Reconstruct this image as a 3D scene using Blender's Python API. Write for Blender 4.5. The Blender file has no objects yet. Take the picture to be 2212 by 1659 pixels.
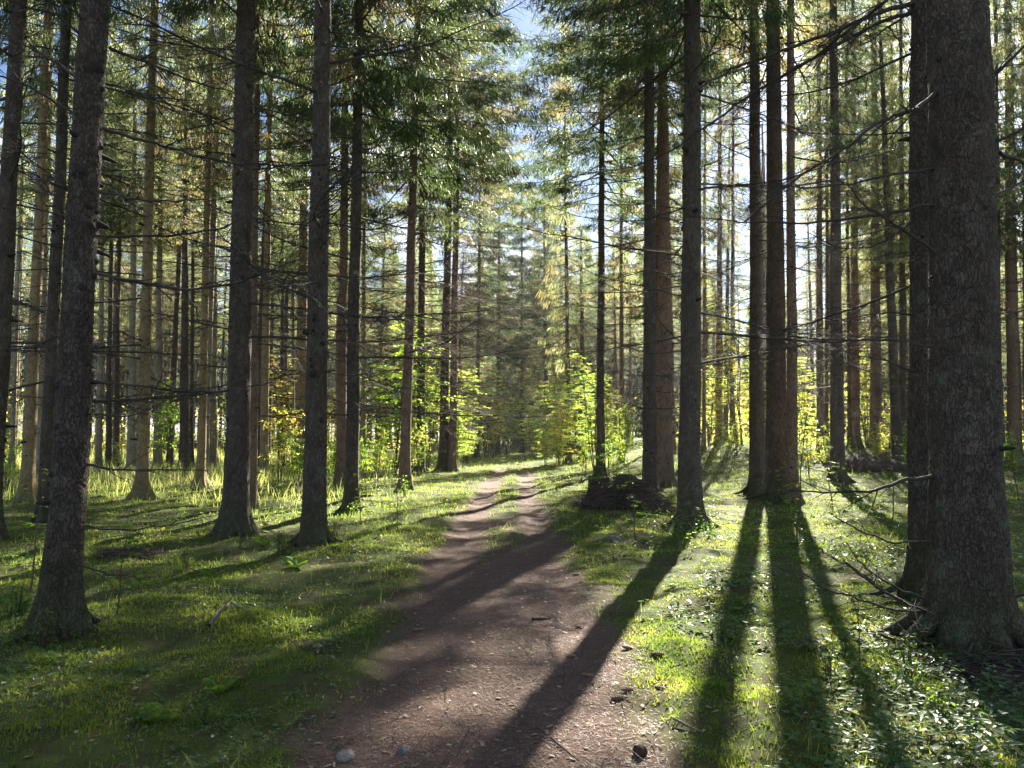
import bpy, math, random
import numpy as np
from mathutils import Vector, Matrix, Quaternion

R = np.random.RandomState(7)
random.seed(7)
scene = bpy.context.scene
COL = scene.collection

# ------------------------------------------------------------------ camera
FPX, CX, CY = 1640.0, 1106.0, 829.5          # focal length and centre in pixels of a 2212 px wide print
PITCH = math.radians(3.7)
EYE = 1.65
cam_d = bpy.data.cameras.new('camera'); cam = bpy.data.objects.new('camera', cam_d); COL.objects.link(cam)
ROLL = math.radians(0.45)                     # the camera was held slightly tilted
cam.location = (0, 0, EYE); cam.rotation_euler = (Matrix.Rotation(math.radians(90) + PITCH, 3, 'X') @ Matrix.Rotation(ROLL, 3, 'Z')).to_euler()
cam_d.sensor_width = 36.0; cam_d.lens = 36.0 * FPX / 2212.0
cam_d.clip_start = 0.05; cam_d.clip_end = 3000
scene.camera = cam

# ------------------------------------------------------------------ light
SUN_AZ, SUN_EL = 18.9, 30.5                   # degrees right of the view axis (+Y), above the horizon
sd = Vector((math.sin(math.radians(SUN_AZ)) * math.cos(math.radians(SUN_EL)),
             math.cos(math.radians(SUN_AZ)) * math.cos(math.radians(SUN_EL)), math.sin(math.radians(SUN_EL))))
sun_d = bpy.data.lights.new('sun', 'SUN'); sun = bpy.data.objects.new('sun', sun_d); COL.objects.link(sun)
sun_d.energy = 5.0; sun_d.angle = math.radians(0.53); sun_d.color = (1.0, 0.93, 0.80)
sun.rotation_euler = sd.to_track_quat('Z', 'Y').to_euler()
world = bpy.data.worlds.new('World'); scene.world = world; world.use_nodes = True
wn, wl = world.node_tree.nodes, world.node_tree.links
bg = wn['Background']
sky = wn.new('ShaderNodeTexSky'); sky.sky_type = 'NISHITA'; sky.sun_disc = False
sky.sun_elevation = math.radians(SUN_EL); sky.sun_rotation = math.radians(SUN_AZ)
sky.dust_density = .3; sky.ozone_density = 5.0
# thin white cloud banks
tc = wn.new('ShaderNodeTexCoord'); mp = wn.new('ShaderNodeMapping'); mp.inputs['Scale'].default_value = (1, 1, 2.5)
nz = wn.new('ShaderNodeTexNoise'); nz.inputs['Scale'].default_value = 3.2; nz.inputs['Detail'].default_value = 7
cr = wn.new('ShaderNodeValToRGB'); cr.color_ramp.elements[0].position = .52; cr.color_ramp.elements[1].position = .68
mx = wn.new('ShaderNodeMix'); mx.data_type = 'RGBA'
mx.inputs['B'].default_value = (13.0, 13.6, 15.0, 1)
wl.new(tc.outputs['Generated'], mp.inputs['Vector']); wl.new(mp.outputs[0], nz.inputs['Vector'])
wl.new(nz.outputs['Fac'], cr.inputs[0]); wl.new(cr.outputs['Color'], mx.inputs['Factor'])
wl.new(sky.outputs[0], mx.inputs['A']); wl.new(mx.outputs['Result'], bg.inputs['Color'])
bg.inputs['Strength'].default_value = 0.024
scene.view_settings.view_transform = 'Standard'; scene.view_settings.look = 'None'
scene.view_settings.exposure = 2.75; scene.view_settings.gamma = 1.0
cy = scene.cycles
cy.max_bounces = 6; cy.diffuse_bounces = 3; cy.glossy_bounces = 2; cy.transmission_bounces = 4
cy.transparent_max_bounces = 8; cy.volume_bounces = 0; cy.sample_clamp_indirect = 6.0
cy.caustics_reflective = False; cy.caustics_refractive = False

# ------------------------------------------------------------------ numbers
def hash2(ix, iy, s):
    n = (ix * 374761393 + iy * 668265263 + s * 2147483647) & 0x7fffffff
    n = ((n ^ (n >> 13)) * 1274126177) & 0x7fffffff
    return ((n ^ (n >> 16)) & 0xffff) / 65535.0
def vnoise(x, y, s=0):
    x = np.asarray(x, float); y = np.asarray(y, float)
    ix = np.floor(x).astype(np.int64); iy = np.floor(y).astype(np.int64)
    fx = x - ix; fy = y - iy
    fx = fx * fx * (3 - 2 * fx); fy = fy * fy * (3 - 2 * fy)
    a = hash2(ix, iy, s); b = hash2(ix + 1, iy, s); c = hash2(ix, iy + 1, s); d = hash2(ix + 1, iy + 1, s)
    return (a + (b - a) * fx) * (1 - fy) + (c + (d - c) * fx) * fy
def fbm(x, y, s=0, o=3):
    t = 0; a = .5
    for k in range(o):
        t = t + a * vnoise(x * 2 ** k, y * 2 ** k, s + k * 17); a *= .5
    return t / (1 - .5 ** o)
def sstep(a, b, x):
    t = np.clip((np.asarray(x, float) - a) / (b - a), 0, 1); return t * t * (3 - 2 * t)
def path_c(y): return -0.12 + 0.45 * sstep(18, 50, y)
def bare(x, y):
    """1 on bare needle-strewn track, 0 on moss and grass"""
    x = np.asarray(x, float); y = np.asarray(y, float)
    u = np.abs(x - path_c(y)); n = (fbm(x * 1.3, y * .8, 3) - .5) * .55; n2 = fbm(x * 5, y * 3, 5) - .5
    edge = sstep(-.16, .30, 1.03 - .12 * sstep(8, 30, y) - u + n * .55 + n2 * .45)
    strip = sstep(.48, .12, u + n * .5) * sstep(5, 16, y) * sstep(.35, .6, fbm(x * 1.1, y * .5, 9) + .2 * sstep(8, 25, y))
    far = 1 - sstep(30, 44, y + n * 8)
    return edge * (1 - .95 * strip) * far
def base_h(x, y):
    x = np.asarray(x, float); y = np.asarray(y, float)
    h = 1.25 * sstep(18, 42, y) * sstep(3, 13, x)
    h = h + .22 * (fbm(x * .16, y * .16, 31) - .5) * sstep(1.2, 4, np.abs(x - path_c(y)))
    return h
FEET = [(-3.74, 6.42, .30), (-4.46, 12.41, .32), (-2.87, 11.24, .28), (3.23, 13.82, .35), (3.48, 5.88, .45), (4.17, 7.73, .35), (6.62, 20.5, .35), (6.79, 19.5, .4)]
def H(x, y):
    b = bare(x, y)
    d = np.hypot(x, y)
    h = base_h(x, y) - .035 * b - .025 * b * np.exp(-((np.abs(x - path_c(y)) - .68) / .25) ** 2)
    lump = (fbm(x * 1.5, y * 1.5, 41) - .5) * .21 + (fbm(x * 6.5, y * 6.5, 43, 2) - .5) * .035
    near = np.clip(1.3 - d / 60, .3, 1)
    for fx, fy, fr in FEET: h = h + .09 * np.exp(-((x - fx) ** 2 + (y - fy) ** 2) / fr ** 2)
    h = h + lump * (1 - b) * near + (fbm(x * 1.2, y * .9, 47) - .5) * .03 * b
    return h
S_, C_ = math.sin(PITCH), math.cos(PITCH)
def ray(px, py):
    a, b = px - CX, py - CY; cr_, sr_ = math.cos(ROLL), math.sin(ROLL)
    dx = (a * cr_ + b * sr_) / FPX; dy = -(-a * sr_ + b * cr_) / FPX
    return Vector((dx, C_ - dy * S_, S_ + dy * C_))
def at(px, py, Y):
    r = ray(px, py); return Vector((0, 0, EYE)) + r * (Y / r.y)
def ground(px, py):
    r = ray(px, py); lo = 1.0; t = 1.0
    while t < 160:
        p = Vector((0, 0, EYE)) + r * t
        if p.z <= float(H(p.x, p.y)): break
        t *= 1.01
    p.z = float(H(p.x, p.y)); return p
def proj(p):
    v = Vector(p) - Vector((0, 0, EYE)); dep = v.y * C_ + v.z * S_
    if dep < .1: return (-9999, -9999)
    up = -v.y * S_ + v.z * C_
    return (CX + FPX * v.x / dep, CY - FPX * up / dep)

# ------------------------------------------------------------------ mesh plumbing
class MB:
    """collects vertices and faces (with a material slot) of ONE mesh"""
    def __init__(s): s.v = []; s.f = []; s.m = []; s.n = 0; s.sm = []
    def add(s, v, f, m=0, smooth=True):
        v = np.asarray(v, np.float32).reshape(-1, 3); f = np.asarray(f, np.int64)
        s.v.append(v); s.f.append(f + s.n); s.m.append(np.full(len(f), m, np.int32)); s.sm.append(np.full(len(f), smooth)); s.n += len(v)
    def mesh(s, name, mats):
        V = np.concatenate(s.v); me = bpy.data.meshes.new(name)
        me.vertices.add(len(V)); me.vertices.foreach_set('co', V.ravel())
        lt = np.concatenate([np.full(len(f), f.shape[1], np.int32) for f in s.f])
        li = np.concatenate([f.ravel() for f in s.f]).astype(np.int32)
        me.loops.add(len(li)); me.loops.foreach_set('vertex_index', li)
        me.polygons.add(len(lt))
        me.polygons.foreach_set('loop_start', (np.cumsum(lt) - lt).astype(np.int32))
        me.polygons.foreach_set('loop_total', lt)
        me.polygons.foreach_set('material_index', np.concatenate(s.m))
        me.polygons.foreach_set('use_smooth', np.concatenate(s.sm))
        for m in mats: me.materials.append(m)
        me.update(calc_edges=True); me.validate(); return me
def link(name, data, parent=None, loc=None, rot=None, scl=None):
    o = bpy.data.objects.new(name, data); COL.objects.link(o)
    if parent is not None: o.parent = parent
    if loc is not None: o.location = loc
    if rot is not None:
        o.rotation_mode = 'QUATERNION'; o.rotation_quaternion = rot
    if scl is not None: o.scale = scl
    return o
def tag(o, label=None, cat=None, group=None, kind=None):
    if label: o['label'] = label
    if cat: o['category'] = cat
    if group: o['group'] = group
    if kind: o['kind'] = kind
    return o
def tube(mb, pts, rad, sides=5, m=0, cap=False):
    P = np.asarray(pts, float); n = len(P); rad = np.broadcast_to(np.asarray(rad, float), (n,))
    T = np.gradient(P, axis=0); T /= np.linalg.norm(T, axis=1)[:, None] + 1e-9
    ref = np.array([0, 0, 1.]) if abs(T[0, 2]) < .8 else np.array([1., 0, 0])
    A = np.cross(T, ref); A /= np.linalg.norm(A, axis=1)[:, None] + 1e-9
    B = np.cross(T, A)
    a = np.arange(sides) / sides * 2 * np.pi
    V = P[:, None] + rad[:, None, None] * (A[:, None] * np.cos(a)[None, :, None] + B[:, None] * np.sin(a)[None, :, None])
    i = np.arange(n - 1)[:, None] * sides; j = np.arange(sides)[None]; j2 = (j + 1) % sides
    F = np.stack([i + j, i + j2, i + sides + j2, i + sides + j], -1).reshape(-1, 4)
    mb.add(V.reshape(-1, 3), F, m)
    if cap:
        c = len(P) - 1
        mb.add(np.vstack([V[c], P[c] + T[c] * rad[c] * .4]), [[k, (k + 1) % sides, sides] for k in range(sides)], m)
def norm(a): return a / (np.linalg.norm(a, axis=-1, keepdims=True) + 1e-9)

# ------------------------------------------------------------------ materials
def nmat(name):
    m = bpy.data.materials.new(name); m.use_nodes = True
    nt = m.node_tree; return m, nt.nodes, nt.links, nt.nodes['Principled BSDF']
def ramp(n, stops):
    r = n.new('ShaderNodeValToRGB'); e = r.color_ramp.elements
    while len(e) < len(stops): e.new(.5)
    for k, (p, c) in enumerate(stops):
        e[k].position = p; e[k].color = (*c, 1)
    return r
def noise(n, l, scale, vec=None, detail=5, rough=.6):
    t = n.new('ShaderNodeTexNoise'); t.inputs['Scale'].default_value = scale; t.inputs['Detail'].default_value = detail
    t.inputs['Roughness'].default_value = rough
    if vec is not None: l.new(vec, t.inputs['Vector'])
    return t
def mixc(n, l, fac, a, b, mode='MIX'):
    x = n.new('ShaderNodeMix'); x.data_type = 'RGBA'; x.blend_type = mode
    for k, v in (('Factor', fac), ('A', a), ('B', b)):
        if isinstance(v, (int, float)): x.inputs[k].default_value = v
        elif isinstance(v, tuple): x.inputs[k].default_value = (*v, 1)
        else: l.new(v, x.inputs[k])
    return x.outputs['Result']
def bark_mat(name, dark, mid, light, moss=.45, sc=1.0, bump=.9, crack=.6):
    m, n, l, b = nmat(name)
    tc = n.new('ShaderNodeTexCoord'); mp = n.new('ShaderNodeMapping'); mp.inputs['Scale'].default_value = (1, 1, .42)
    l.new(tc.outputs['Object'], mp.inputs['Vector'])
    warp = noise(n, l, 9 * sc, mp.outputs[0], 3)
    wv = n.new('ShaderNodeVectorMath'); wv.operation = 'MULTIPLY_ADD'
    wv.inputs[1].default_value = (.13, .13, .13); l.new(warp.outputs['Color'], wv.inputs[0]); l.new(mp.outputs[0], wv.inputs[2])
    vo = n.new('ShaderNodeTexVoronoi'); vo.feature = 'DISTANCE_TO_EDGE'; vo.inputs['Scale'].default_value = 34 * sc
    l.new(wv.outputs[0], vo.inputs['Vector'])
    vc = n.new('ShaderNodeTexVoronoi'); vc.inputs['Scale'].default_value = 34 * sc; l.new(wv.outputs[0], vc.inputs['Vector'])
    f = noise(n, l, 60 * sc, mp.outputs[0], 6, .7); g = noise(n, l, 3.0, tc.outputs['Object'], 5)
    c1 = ramp(n, [(.28, dark), (.5, mid), (.74, light)]); l.new(f.outputs['Fac'], c1.inputs[0])
    c2 = ramp(n, [(.3, tuple(x * .7 for x in mid)), (.7, tuple(x * 1.15 for x in light))]); l.new(g.outputs['Fac'], c2.inputs[0])
    col = mixc(n, l, .45, c1.outputs[0], c2.outputs[0])
    sep = n.new('ShaderNodeSeparateColor'); l.new(vc.outputs['Color'], sep.inputs[0])
    r3 = ramp(n, [(0, (.62, .61, .60)), (1, (1.25, 1.22, 1.2))]); l.new(sep.outputs[0], r3.inputs[0])
    col = mixc(n, l, .8, col, r3.outputs[0], 'MULTIPLY')
    cr_ = ramp(n, [(0, (.45, .43, .42)), (.07, (1, 1, 1))]); l.new(vo.outputs['Distance'], cr_.inputs[0])
    col = mixc(n, l, crack, col, cr_.outputs[0], 'MULTIPLY')
    # grey-green lichen and moss towards the foot
    lg = noise(n, l, 5.5, tc.outputs['Object'], 6, .7); lr = ramp(n, [(.54, (0, 0, 0)), (.66, (1, 1, 1))]); l.new(lg.outputs['Fac'], lr.inputs[0])
    lm = n.new('ShaderNodeMath'); lm.operation = 'MULTIPLY'; lm.inputs[1].default_value = .5; l.new(lr.outputs[0], lm.inputs[0])
    col = mixc(n, l, lm.outputs[0], col, (.16, .18, .13))
    sx = n.new('ShaderNodeSeparateXYZ'); l.new(tc.outputs['Object'], sx.inputs[0])
    mr = n.new('ShaderNodeMapRange'); mr.inputs['From Min'].default_value = .75; mr.inputs['From Max'].default_value = 0.0
    mr.inputs['To Max'].default_value = 1.0; l.new(sx.outputs['Z'], mr.inputs['Value'])
    mm = n.new('ShaderNodeMath'); mm.operation = 'MULTIPLY'; l.new(mr.outputs[0], mm.inputs[0]); l.new(f.outputs['Fac'], mm.inputs[1])
    m2 = n.new('ShaderNodeMath'); m2.operation = 'MULTIPLY'; m2.inputs[1].default_value = moss * 2; m2.use_clamp = True; l.new(mm.outputs[0], m2.inputs[0])
    col = mixc(n, l, m2.outputs[0], col, (.06, .085, .015))
    l.new(col, b.inputs['Base Color']); b.inputs['Roughness'].default_value = .9
    b.inputs['Specular IOR Level'].default_value = .25
    bh = n.new('ShaderNodeMath'); bh.operation = 'ADD'
    hr = ramp(n, [(0, (0, 0, 0)), (.16, (.8, .8, .8))]); l.new(vo.outputs['Distance'], hr.inputs[0])
    l.new(hr.outputs[0], bh.inputs[0]); l.new(f.outputs['Fac'], bh.inputs[1])
    bp = n.new('ShaderNodeBump'); bp.inputs['Strength'].default_value = bump; bp.inputs['Distance'].default_value = .02
    l.new(bh.outputs[0], bp.inputs['Height']); l.new(bp.outputs[0], b.inputs['Normal'])
    return m
M = {}
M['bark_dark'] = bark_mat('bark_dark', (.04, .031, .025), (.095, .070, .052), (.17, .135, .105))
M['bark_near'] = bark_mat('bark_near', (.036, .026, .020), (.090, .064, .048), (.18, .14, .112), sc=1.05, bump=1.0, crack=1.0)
M['bark_bounce_tan'] = bark_mat('bark_bounce_tan', (.13, .09, .045), (.29, .205, .10), (.44, .33, .18), sc=1.0, bump=.5)  # tint of bounced light is put into this yellow-brown bark
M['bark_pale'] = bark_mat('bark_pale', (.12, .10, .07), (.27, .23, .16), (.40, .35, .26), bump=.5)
M['bark_red'] = bark_mat('bark_red', (.08, .048, .034), (.19, .115, .08), (.30, .20, .145), bump=.6)
def simple(name, stops, scale=8, rough=.85, bump=0, spec=.3, obj=True):
    m, n, l, b = nmat(name); tc = n.new('ShaderNodeTexCoord')
    t = noise(n, l, scale, tc.outputs['Object'], 5); r = ramp(n, stops); l.new(t.outputs['Fac'], r.inputs[0])
    l.new(r.outputs[0], b.inputs['Base Color']); b.inputs['Roughness'].default_value = rough; b.inputs['Specular IOR Level'].default_value = spec
    if bump:
        bp = n.new('ShaderNodeBump'); bp.inputs['Strength'].default_value = bump; bp.inputs['Distance'].default_value = .02
        t2 = noise(n, l, scale * 3, tc.outputs['Object'], 6); l.new(t2.outputs['Fac'], bp.inputs['Height']); l.new(bp.outputs[0], b.inputs['Normal'])
    return m
M['twig'] = simple('dead_twig', [(.3, (.022, .017, .014)), (.7, (.085, .068, .056))], 3)
M['twig_brown'] = simple('brown_twig', [(.3, (.055, .036, .026)), (.7, (.15, .105, .078))], 3)
M['knot'] = simple('knot_scar', [(.3, (.012, .010, .009)), (.7, (.04, .03, .025))], 30)
M['stone'] = simple('grey_stone', [(.3, (.08, .075, .07)), (.7, (.20, .19, .175))], 24, .8, .5)
M['cone'] = simple('cone_scales', [(.3, (.10, .05, .025)), (.7, (.30, .18, .10))], 60, .6)
M['wood'] = simple('weathered_wood', [(.3, (.10, .075, .055)), (.7, (.27, .22, .17))], 20, .85, .6)
M['earth'] = simple('root_earth', [(.3, (.03, .02, .014)), (.7, (.09, .06, .04))], 8, .95, 1)
M['mosscap'] = simple('moss_cushion', [(.3, (.04, .07, .01)), (.7, (.10, .15, .025))], 14, .95, 1)
M['mush'] = simple('mushroom_skin', [(.3, (.16, .10, .06)), (.7, (.32, .23, .15))], 10, .6)
M['mushstem'] = simple('mushroom_stem', [(.3, (.45, .40, .33)), (.7, (.6, .55, .46))], 10, .7)

def leaf_mat(name, cols, trans, tfac=.5, scale=1.2, gloss=.25, rough=.45, rnd=.0, world_pos=False):
    """thin leaf: reflected colour, brighter transmitted colour, a little sheen"""
    m, n, l, b = nmat(name)
    tc = n.new('ShaderNodeTexCoord')
    vec = tc.outputs['Object']
    if world_pos:
        g_ = n.new('ShaderNodeNewGeometry'); vec = g_.outputs['Position']
    t = noise(n, l, scale, vec, 4); t2 = noise(n, l, scale * 14, vec, 2)
    ad = n.new('ShaderNodeMath'); ad.operation = 'MULTIPLY_ADD'; ad.inputs[1].default_value = .45
    sb = n.new('ShaderNodeMath'); sb.operation = 'SUBTRACT'; sb.inputs[1].default_value = .5; l.new(t2.outputs['Fac'], sb.inputs[0])
    l.new(sb.outputs[0], ad.inputs[0]); l.new(t.outputs['Fac'], ad.inputs[2])
    fac = ad.outputs[0]
    if rnd:
        oi = n.new('ShaderNodeObjectInfo'); a2 = n.new('ShaderNodeMath'); a2.operation = 'MULTIPLY_ADD'; a2.inputs[1].default_value = rnd
        s2 = n.new('ShaderNodeMath'); s2.operation = 'SUBTRACT'; s2.inputs[1].default_value = .5
        l.new(oi.outputs['Random'], s2.inputs[0]); l.new(s2.outputs[0], a2.inputs[0]); l.new(fac, a2.inputs[2]); fac = a2.outputs[0]
    r1 = ramp(n, [(p, c) for p, c in zip((.32, .5, .68), cols)]); l.new(fac, r1.inputs[0])
    r2 = ramp(n, [(p, c) for p, c in zip((.32, .5, .68), trans)]); l.new(fac, r2.inputs[0])
    l.new(r1.outputs[0], b.inputs['Base Color']); b.inputs['Roughness'].default_value = rough
    b.inputs['Specular IOR Level'].default_value = gloss
    tr = n.new('ShaderNodeBsdfTranslucent'); l.new(r2.outputs[0], tr.inputs['Color'])
    ms = n.new('ShaderNodeMixShader'); ms.inputs[0].default_value = tfac
    l.new(b.outputs[0], ms.inputs[1]); l.new(tr.outputs[0], ms.inputs[2]); l.new(ms.outputs[0], n['Material Output'].inputs['Surface'])
    return m
M['needles'] = leaf_mat('spruce_needles', [(.022, .045, .016), (.045, .075, .022), (.085, .11, .035)],
                        [(.12, .18, .07), (.31, .37, .13), (.60, .61, .25)], .5, .55, .2, rnd=.25)
M['needles_dark'] = leaf_mat('dark_spruce_needles', [(.018, .036, .018), (.03, .055, .022), (.05, .08, .03)],
                        [(.05, .09, .03), (.12, .18, .05), (.24, .28, .09)], .45, .55, .2, rnd=.15)
M['needles_dry'] = leaf_mat('dry_spruce_needles', [(.06, .05, .028), (.11, .085, .045), (.15, .13, .06)],
                        [(.20, .16, .07), (.38, .30, .13), (.52, .48, .17)], .5, .6, .2, rnd=.2)
M['leaf_lime'] = leaf_mat('lime_leaves', [(.09, .15, .02), (.16, .22, .03), (.27, .24, .04)],
                        [(.42, .68, .06), (.70, .82, .10), (.97, .80, .14)], .65, .9, .35, rnd=.35)
M['leaf_green'] = leaf_mat('green_leaves', [(.04, .09, .02), (.07, .13, .025), (.12, .17, .03)],
                        [(.16, .34, .03), (.30, .48, .04), (.5, .6, .06)], .55, 1.2, .4, .38, rnd=.2)
M['leaf_cover'] = leaf_mat('ground_leaves', [(.035, .085, .025), (.06, .125, .04), (.10, .16, .045)],
                        [(.10, .22, .04), (.20, .35, .07), (.36, .46, .10)], .36, 1.5, .38, .46)
M['grass'] = leaf_mat('grass_blades', [(.05, .11, .024), (.09, .155, .03), (.16, .19, .055)],
                        [(.18, .32, .04), (.34, .46, .06), (.56, .58, .14)], .5, .8, .25, .5)
M['grass_sunlit'] = leaf_mat('grass_blades_sunlit', [(.14, .17, .05), (.24, .25, .08), (.34, .31, .14)],  # brighter, yellower grass copy: strong sunlight painted into the colour
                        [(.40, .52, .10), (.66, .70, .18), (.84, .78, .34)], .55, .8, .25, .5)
M['moss'] = leaf_mat('moss_fibres', [(.035, .080, .020), (.075, .130, .028), (.15, .185, .04)],
                        [(.14, .25, .025), (.31, .40, .045), (.56, .55, .10)], .5, 1.1, .1, .7)
M['fern'] = leaf_mat('fern_fronds', [(.05, .12, .02), (.08, .16, .025), (.12, .2, .03)],
                        [(.22, .45, .03), (.35, .58, .04), (.5, .65, .06)], .55, 2, .3)
M['dryleaf'] = leaf_mat('fallen_leaves', [(.14, .10, .06), (.30, .24, .15), (.42, .40, .28)],
                        [(.2, .12, .05), (.3, .22, .1), (.4, .35, .2)], .2, 9, .15, .6)
M['litter'] = leaf_mat('needle_litter', [(.07, .042, .031), (.16, .10, .074), (.34, .24, .19)],
                        [(.1, .06, .04), (.15, .1, .06), (.2, .15, .1)], .08, 40, .25, .62)

# ground sheet
def ground_mat():
    m, n, l, b = nmat('forest_floor')
    g = n.new('ShaderNodeNewGeometry'); pos = g.outputs['Position']
    at_ = n.new('ShaderNodeAttribute'); at_.attribute_name = 'bare'
    a = noise(n, l, .7, pos, 6); c = noise(n, l, 6, pos, 6, .7); d = noise(n, l, 55, pos, 5, .75)
    moss = ramp(n, [(.3, (.025, .042, .010)), (.48, (.055, .080, .014)), (.62, (.10, .12, .025)), (.75, (.15, .15, .04))]); l.new(c.outputs['Fac'], moss.inputs[0])
    m2 = ramp(n, [(.35, (.035, .055, .012)), (.6, (.10, .11, .025))]); l.new(a.outputs['Fac'], m2.inputs[0])
    mc = mixc(n, l, .5, moss.outputs[0], m2.outputs[0])
    lit = noise(n, l, 2.3, pos, 6, .75); lr = ramp(n, [(.50, (0, 0, 0)), (.60, (1, 1, 1))]); l.new(lit.outputs['Fac'], lr.inputs[0])
    brown = ramp(n, [(.3, (.035, .022, .014)), (.7, (.10, .065, .04))]); l.new(d.outputs['Fac'], brown.inputs[0])
    lrm = n.new('ShaderNodeMath'); lrm.operation = 'MULTIPLY'; lrm.inputs[1].default_value = .75; l.new(lr.outputs[0], lrm.inputs[0])
    mc = mixc(n, l, lrm.outputs[0], mc, brown.outputs[0])
    mp = n.new('ShaderNodeMapping'); mp.inputs['Scale'].default_value = (1, 1, 1); l.new(pos, mp.inputs['Vector'])
    e = noise(n, l, 140, pos, 3, .8)
    pa = ramp(n, [(.32, (.036, .022, .017)), (.5, (.115, .070, .053)), (.66, (.27, .18, .14))]); l.new(e.outputs['Fac'], pa.inputs[0])
    pb = ramp(n, [(.35, (.065, .040, .030)), (.65, (.17, .112, .083))]); l.new(c.outputs['Fac'], pb.inputs[0])
    pc = mixc(n, l, .4, pa.outputs[0], pb.outputs[0])
    col = mixc(n, l, at_.outputs['Fac'], mc, pc)
    l.new(col, b.inputs['Base Color']); b.inputs['Roughness'].default_value = .95; b.inputs['Specular IOR Level'].default_value = .15
    s = n.new('ShaderNodeMath'); s.operation = 'ADD'; l.new(d.outputs['Fac'], s.inputs[0]); l.new(c.outputs['Fac'], s.inputs[1])
    bp = n.new('ShaderNodeBump'); bp.inputs['Strength'].default_value = .8; bp.inputs['Distance'].default_value = .02
    l.new(s.outputs[0], bp.inputs['Height']); l.new(bp.outputs[0], b.inputs['Normal'])
    return m
M['ground'] = ground_mat()

# ------------------------------------------------------------------ ground
def build_ground():
    t = np.linspace(0, 1, 620)
    ys = -14 + 17 * t * 1.0 + 0 * t
    y1 = np.linspace(-14, 1.5, 40)[:-1]; y2 = 1.5 + (np.linspace(0, 1, 520) ** 2.1) * 100; y3 = np.array([115, 140, 200, 320, 600, 1200.])
    ys = np.concatenate([y1, y2, y3])
    u = np.linspace(0, 1, 190); xp = (u ** 1.9) * 70
    xs = np.concatenate([-np.array([1200, 600, 300, 150, 95.]), -xp[:0:-1], xp, np.array([95., 150, 300, 600, 1200])])
    X, Y = np.meshgrid(xs, ys); Z = H(X, Y)
    V = np.stack([X, Y, Z], -1).reshape(-1, 3); nx, ny = len(xs), len(ys)
    i = np.arange(ny - 1)[:, None] * nx; j = np.arange(nx - 1)[None]
    F = np.stack([i + j, i + j + 1, i + nx + j + 1, i + nx + j], -1).reshape(-1, 4)
    mb = MB(); mb.add(V, F); me = mb.mesh('ground', [M['ground']])
    at_ = me.attributes.new('bare', 'FLOAT', 'POINT'); at_.data.foreach_set('value', bare(V[:, 0], V[:, 1]).astype(np.float32))
    o = link('ground', me); tag(o, 'mossy forest floor with a brown needle-strewn track running through it', kind='structure')
build_ground()

# ------------------------------------------------------------------ ground cover (nobody could count it)
def scatter(n, dmin, dmax, power, amax=44, seed=1):
    r = np.random.RandomState(seed)
    u = r.rand(n); k = 1 - power
    d = (dmin ** k + u * (dmax ** k - dmin ** k)) ** (1 / k)
    a = np.radians((r.rand(n) * 2 - 1) * amax)
    return d * np.tan(a), d, r
def blades(name, n, dmin, dmax, power, hgt, wid, keep, mat, label, seed, lean=.5, lod=.12, segs=1, cat='grass'):
    x, y, r = scatter(n, dmin, dmax, power, seed=seed)
    k = r.rand(n) < keep(x, y); x, y = x[k], y[k]; n = len(x)
    d = np.hypot(x, y); s = 1 + lod * d
    z = H(x, y)
    h = hgt[0] + (hgt[1] - hgt[0]) * r.rand(n) ** 1.6; h *= (1 + lod * .35 * d) * (.6 + .8 * fbm(x * 1.3, y * 1.3, seed + 5))
    w = (wid[0] + (wid[1] - wid[0]) * r.rand(n)) * s
    az = r.rand(n) * 2 * np.pi; la = r.rand(n) * 2 * np.pi; le = lean * r.rand(n)
    side = np.stack([np.cos(az), np.sin(az), np.zeros(n)], -1) * w[:, None]
    tip = np.stack([np.cos(la) * le, np.sin(la) * le, np.sqrt(1 - .6 * le * le)], -1) * h[:, None]
    B = np.stack([x, y, z - .004], -1)
    mb = MB()
    if segs == 1:
        V = np.stack([B - side, B + side, B + tip], 1).reshape(-1, 3); F = np.arange(n * 3).reshape(-1, 3)
    else:
        mid = tip * .55; mid[:, 2] += h * .12
        V = np.stack([B - side, B + side, B + mid + side * .7, B + mid - side * .7, B + tip], 1).reshape(-1, 3)
        b0 = np.arange(n)[:, None] * 5
        mb.add(V, b0 + np.array([[0, 1, 2, 3]]), smooth=True)
        mb.v.append(np.zeros((0, 3), np.float32)); mb.f.append(b0 + np.array([[3, 2, 4]])); mb.m.append(np.zeros(n, np.int32)); mb.sm.append(np.full(n, True))
        o = link(name, mb.mesh(name, [mat])); return tag(o, label, cat, kind='stuff')
    mb.add(V, F); o = link(name, mb.mesh(name, [mat])); return tag(o, label, cat, kind='stuff')
off = lambda x, y: 1 - bare(x, y)
blades('moss', 520000, 1.9, 60, 1.25, (.010, .034), (.0022, .005), lambda x, y: off(x, y) ** 1.5 * (.12 + .88 * sstep(.36, .52, fbm(x * 1.1, y * 1.1, 71))) * (1 - .8 * sstep(.54, .64, fbm(x * .9, y * .9, 151))), M['moss'], 'yellow-green moss carpet covering the forest floor either side of the track', 11, .9, .16, cat='moss')
blades('grass', 90000, 1.9, 75, 1.15, (.025, .10), (.0014, .003), lambda x, y: (.12 + .88 * sstep(6, 18, y)) * off(x, y) ** 1.2 * sstep(.44, .62, fbm(x * .55, y * .55, 81) + .18 * sstep(14, 24, y) * (x < -1) + .12 * sstep(2.6, 1.0, np.abs(x - path_c(y)))), M['grass'], 'fine green grass growing through the moss and along the track edges', 13, .8, .10, segs=2)
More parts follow.
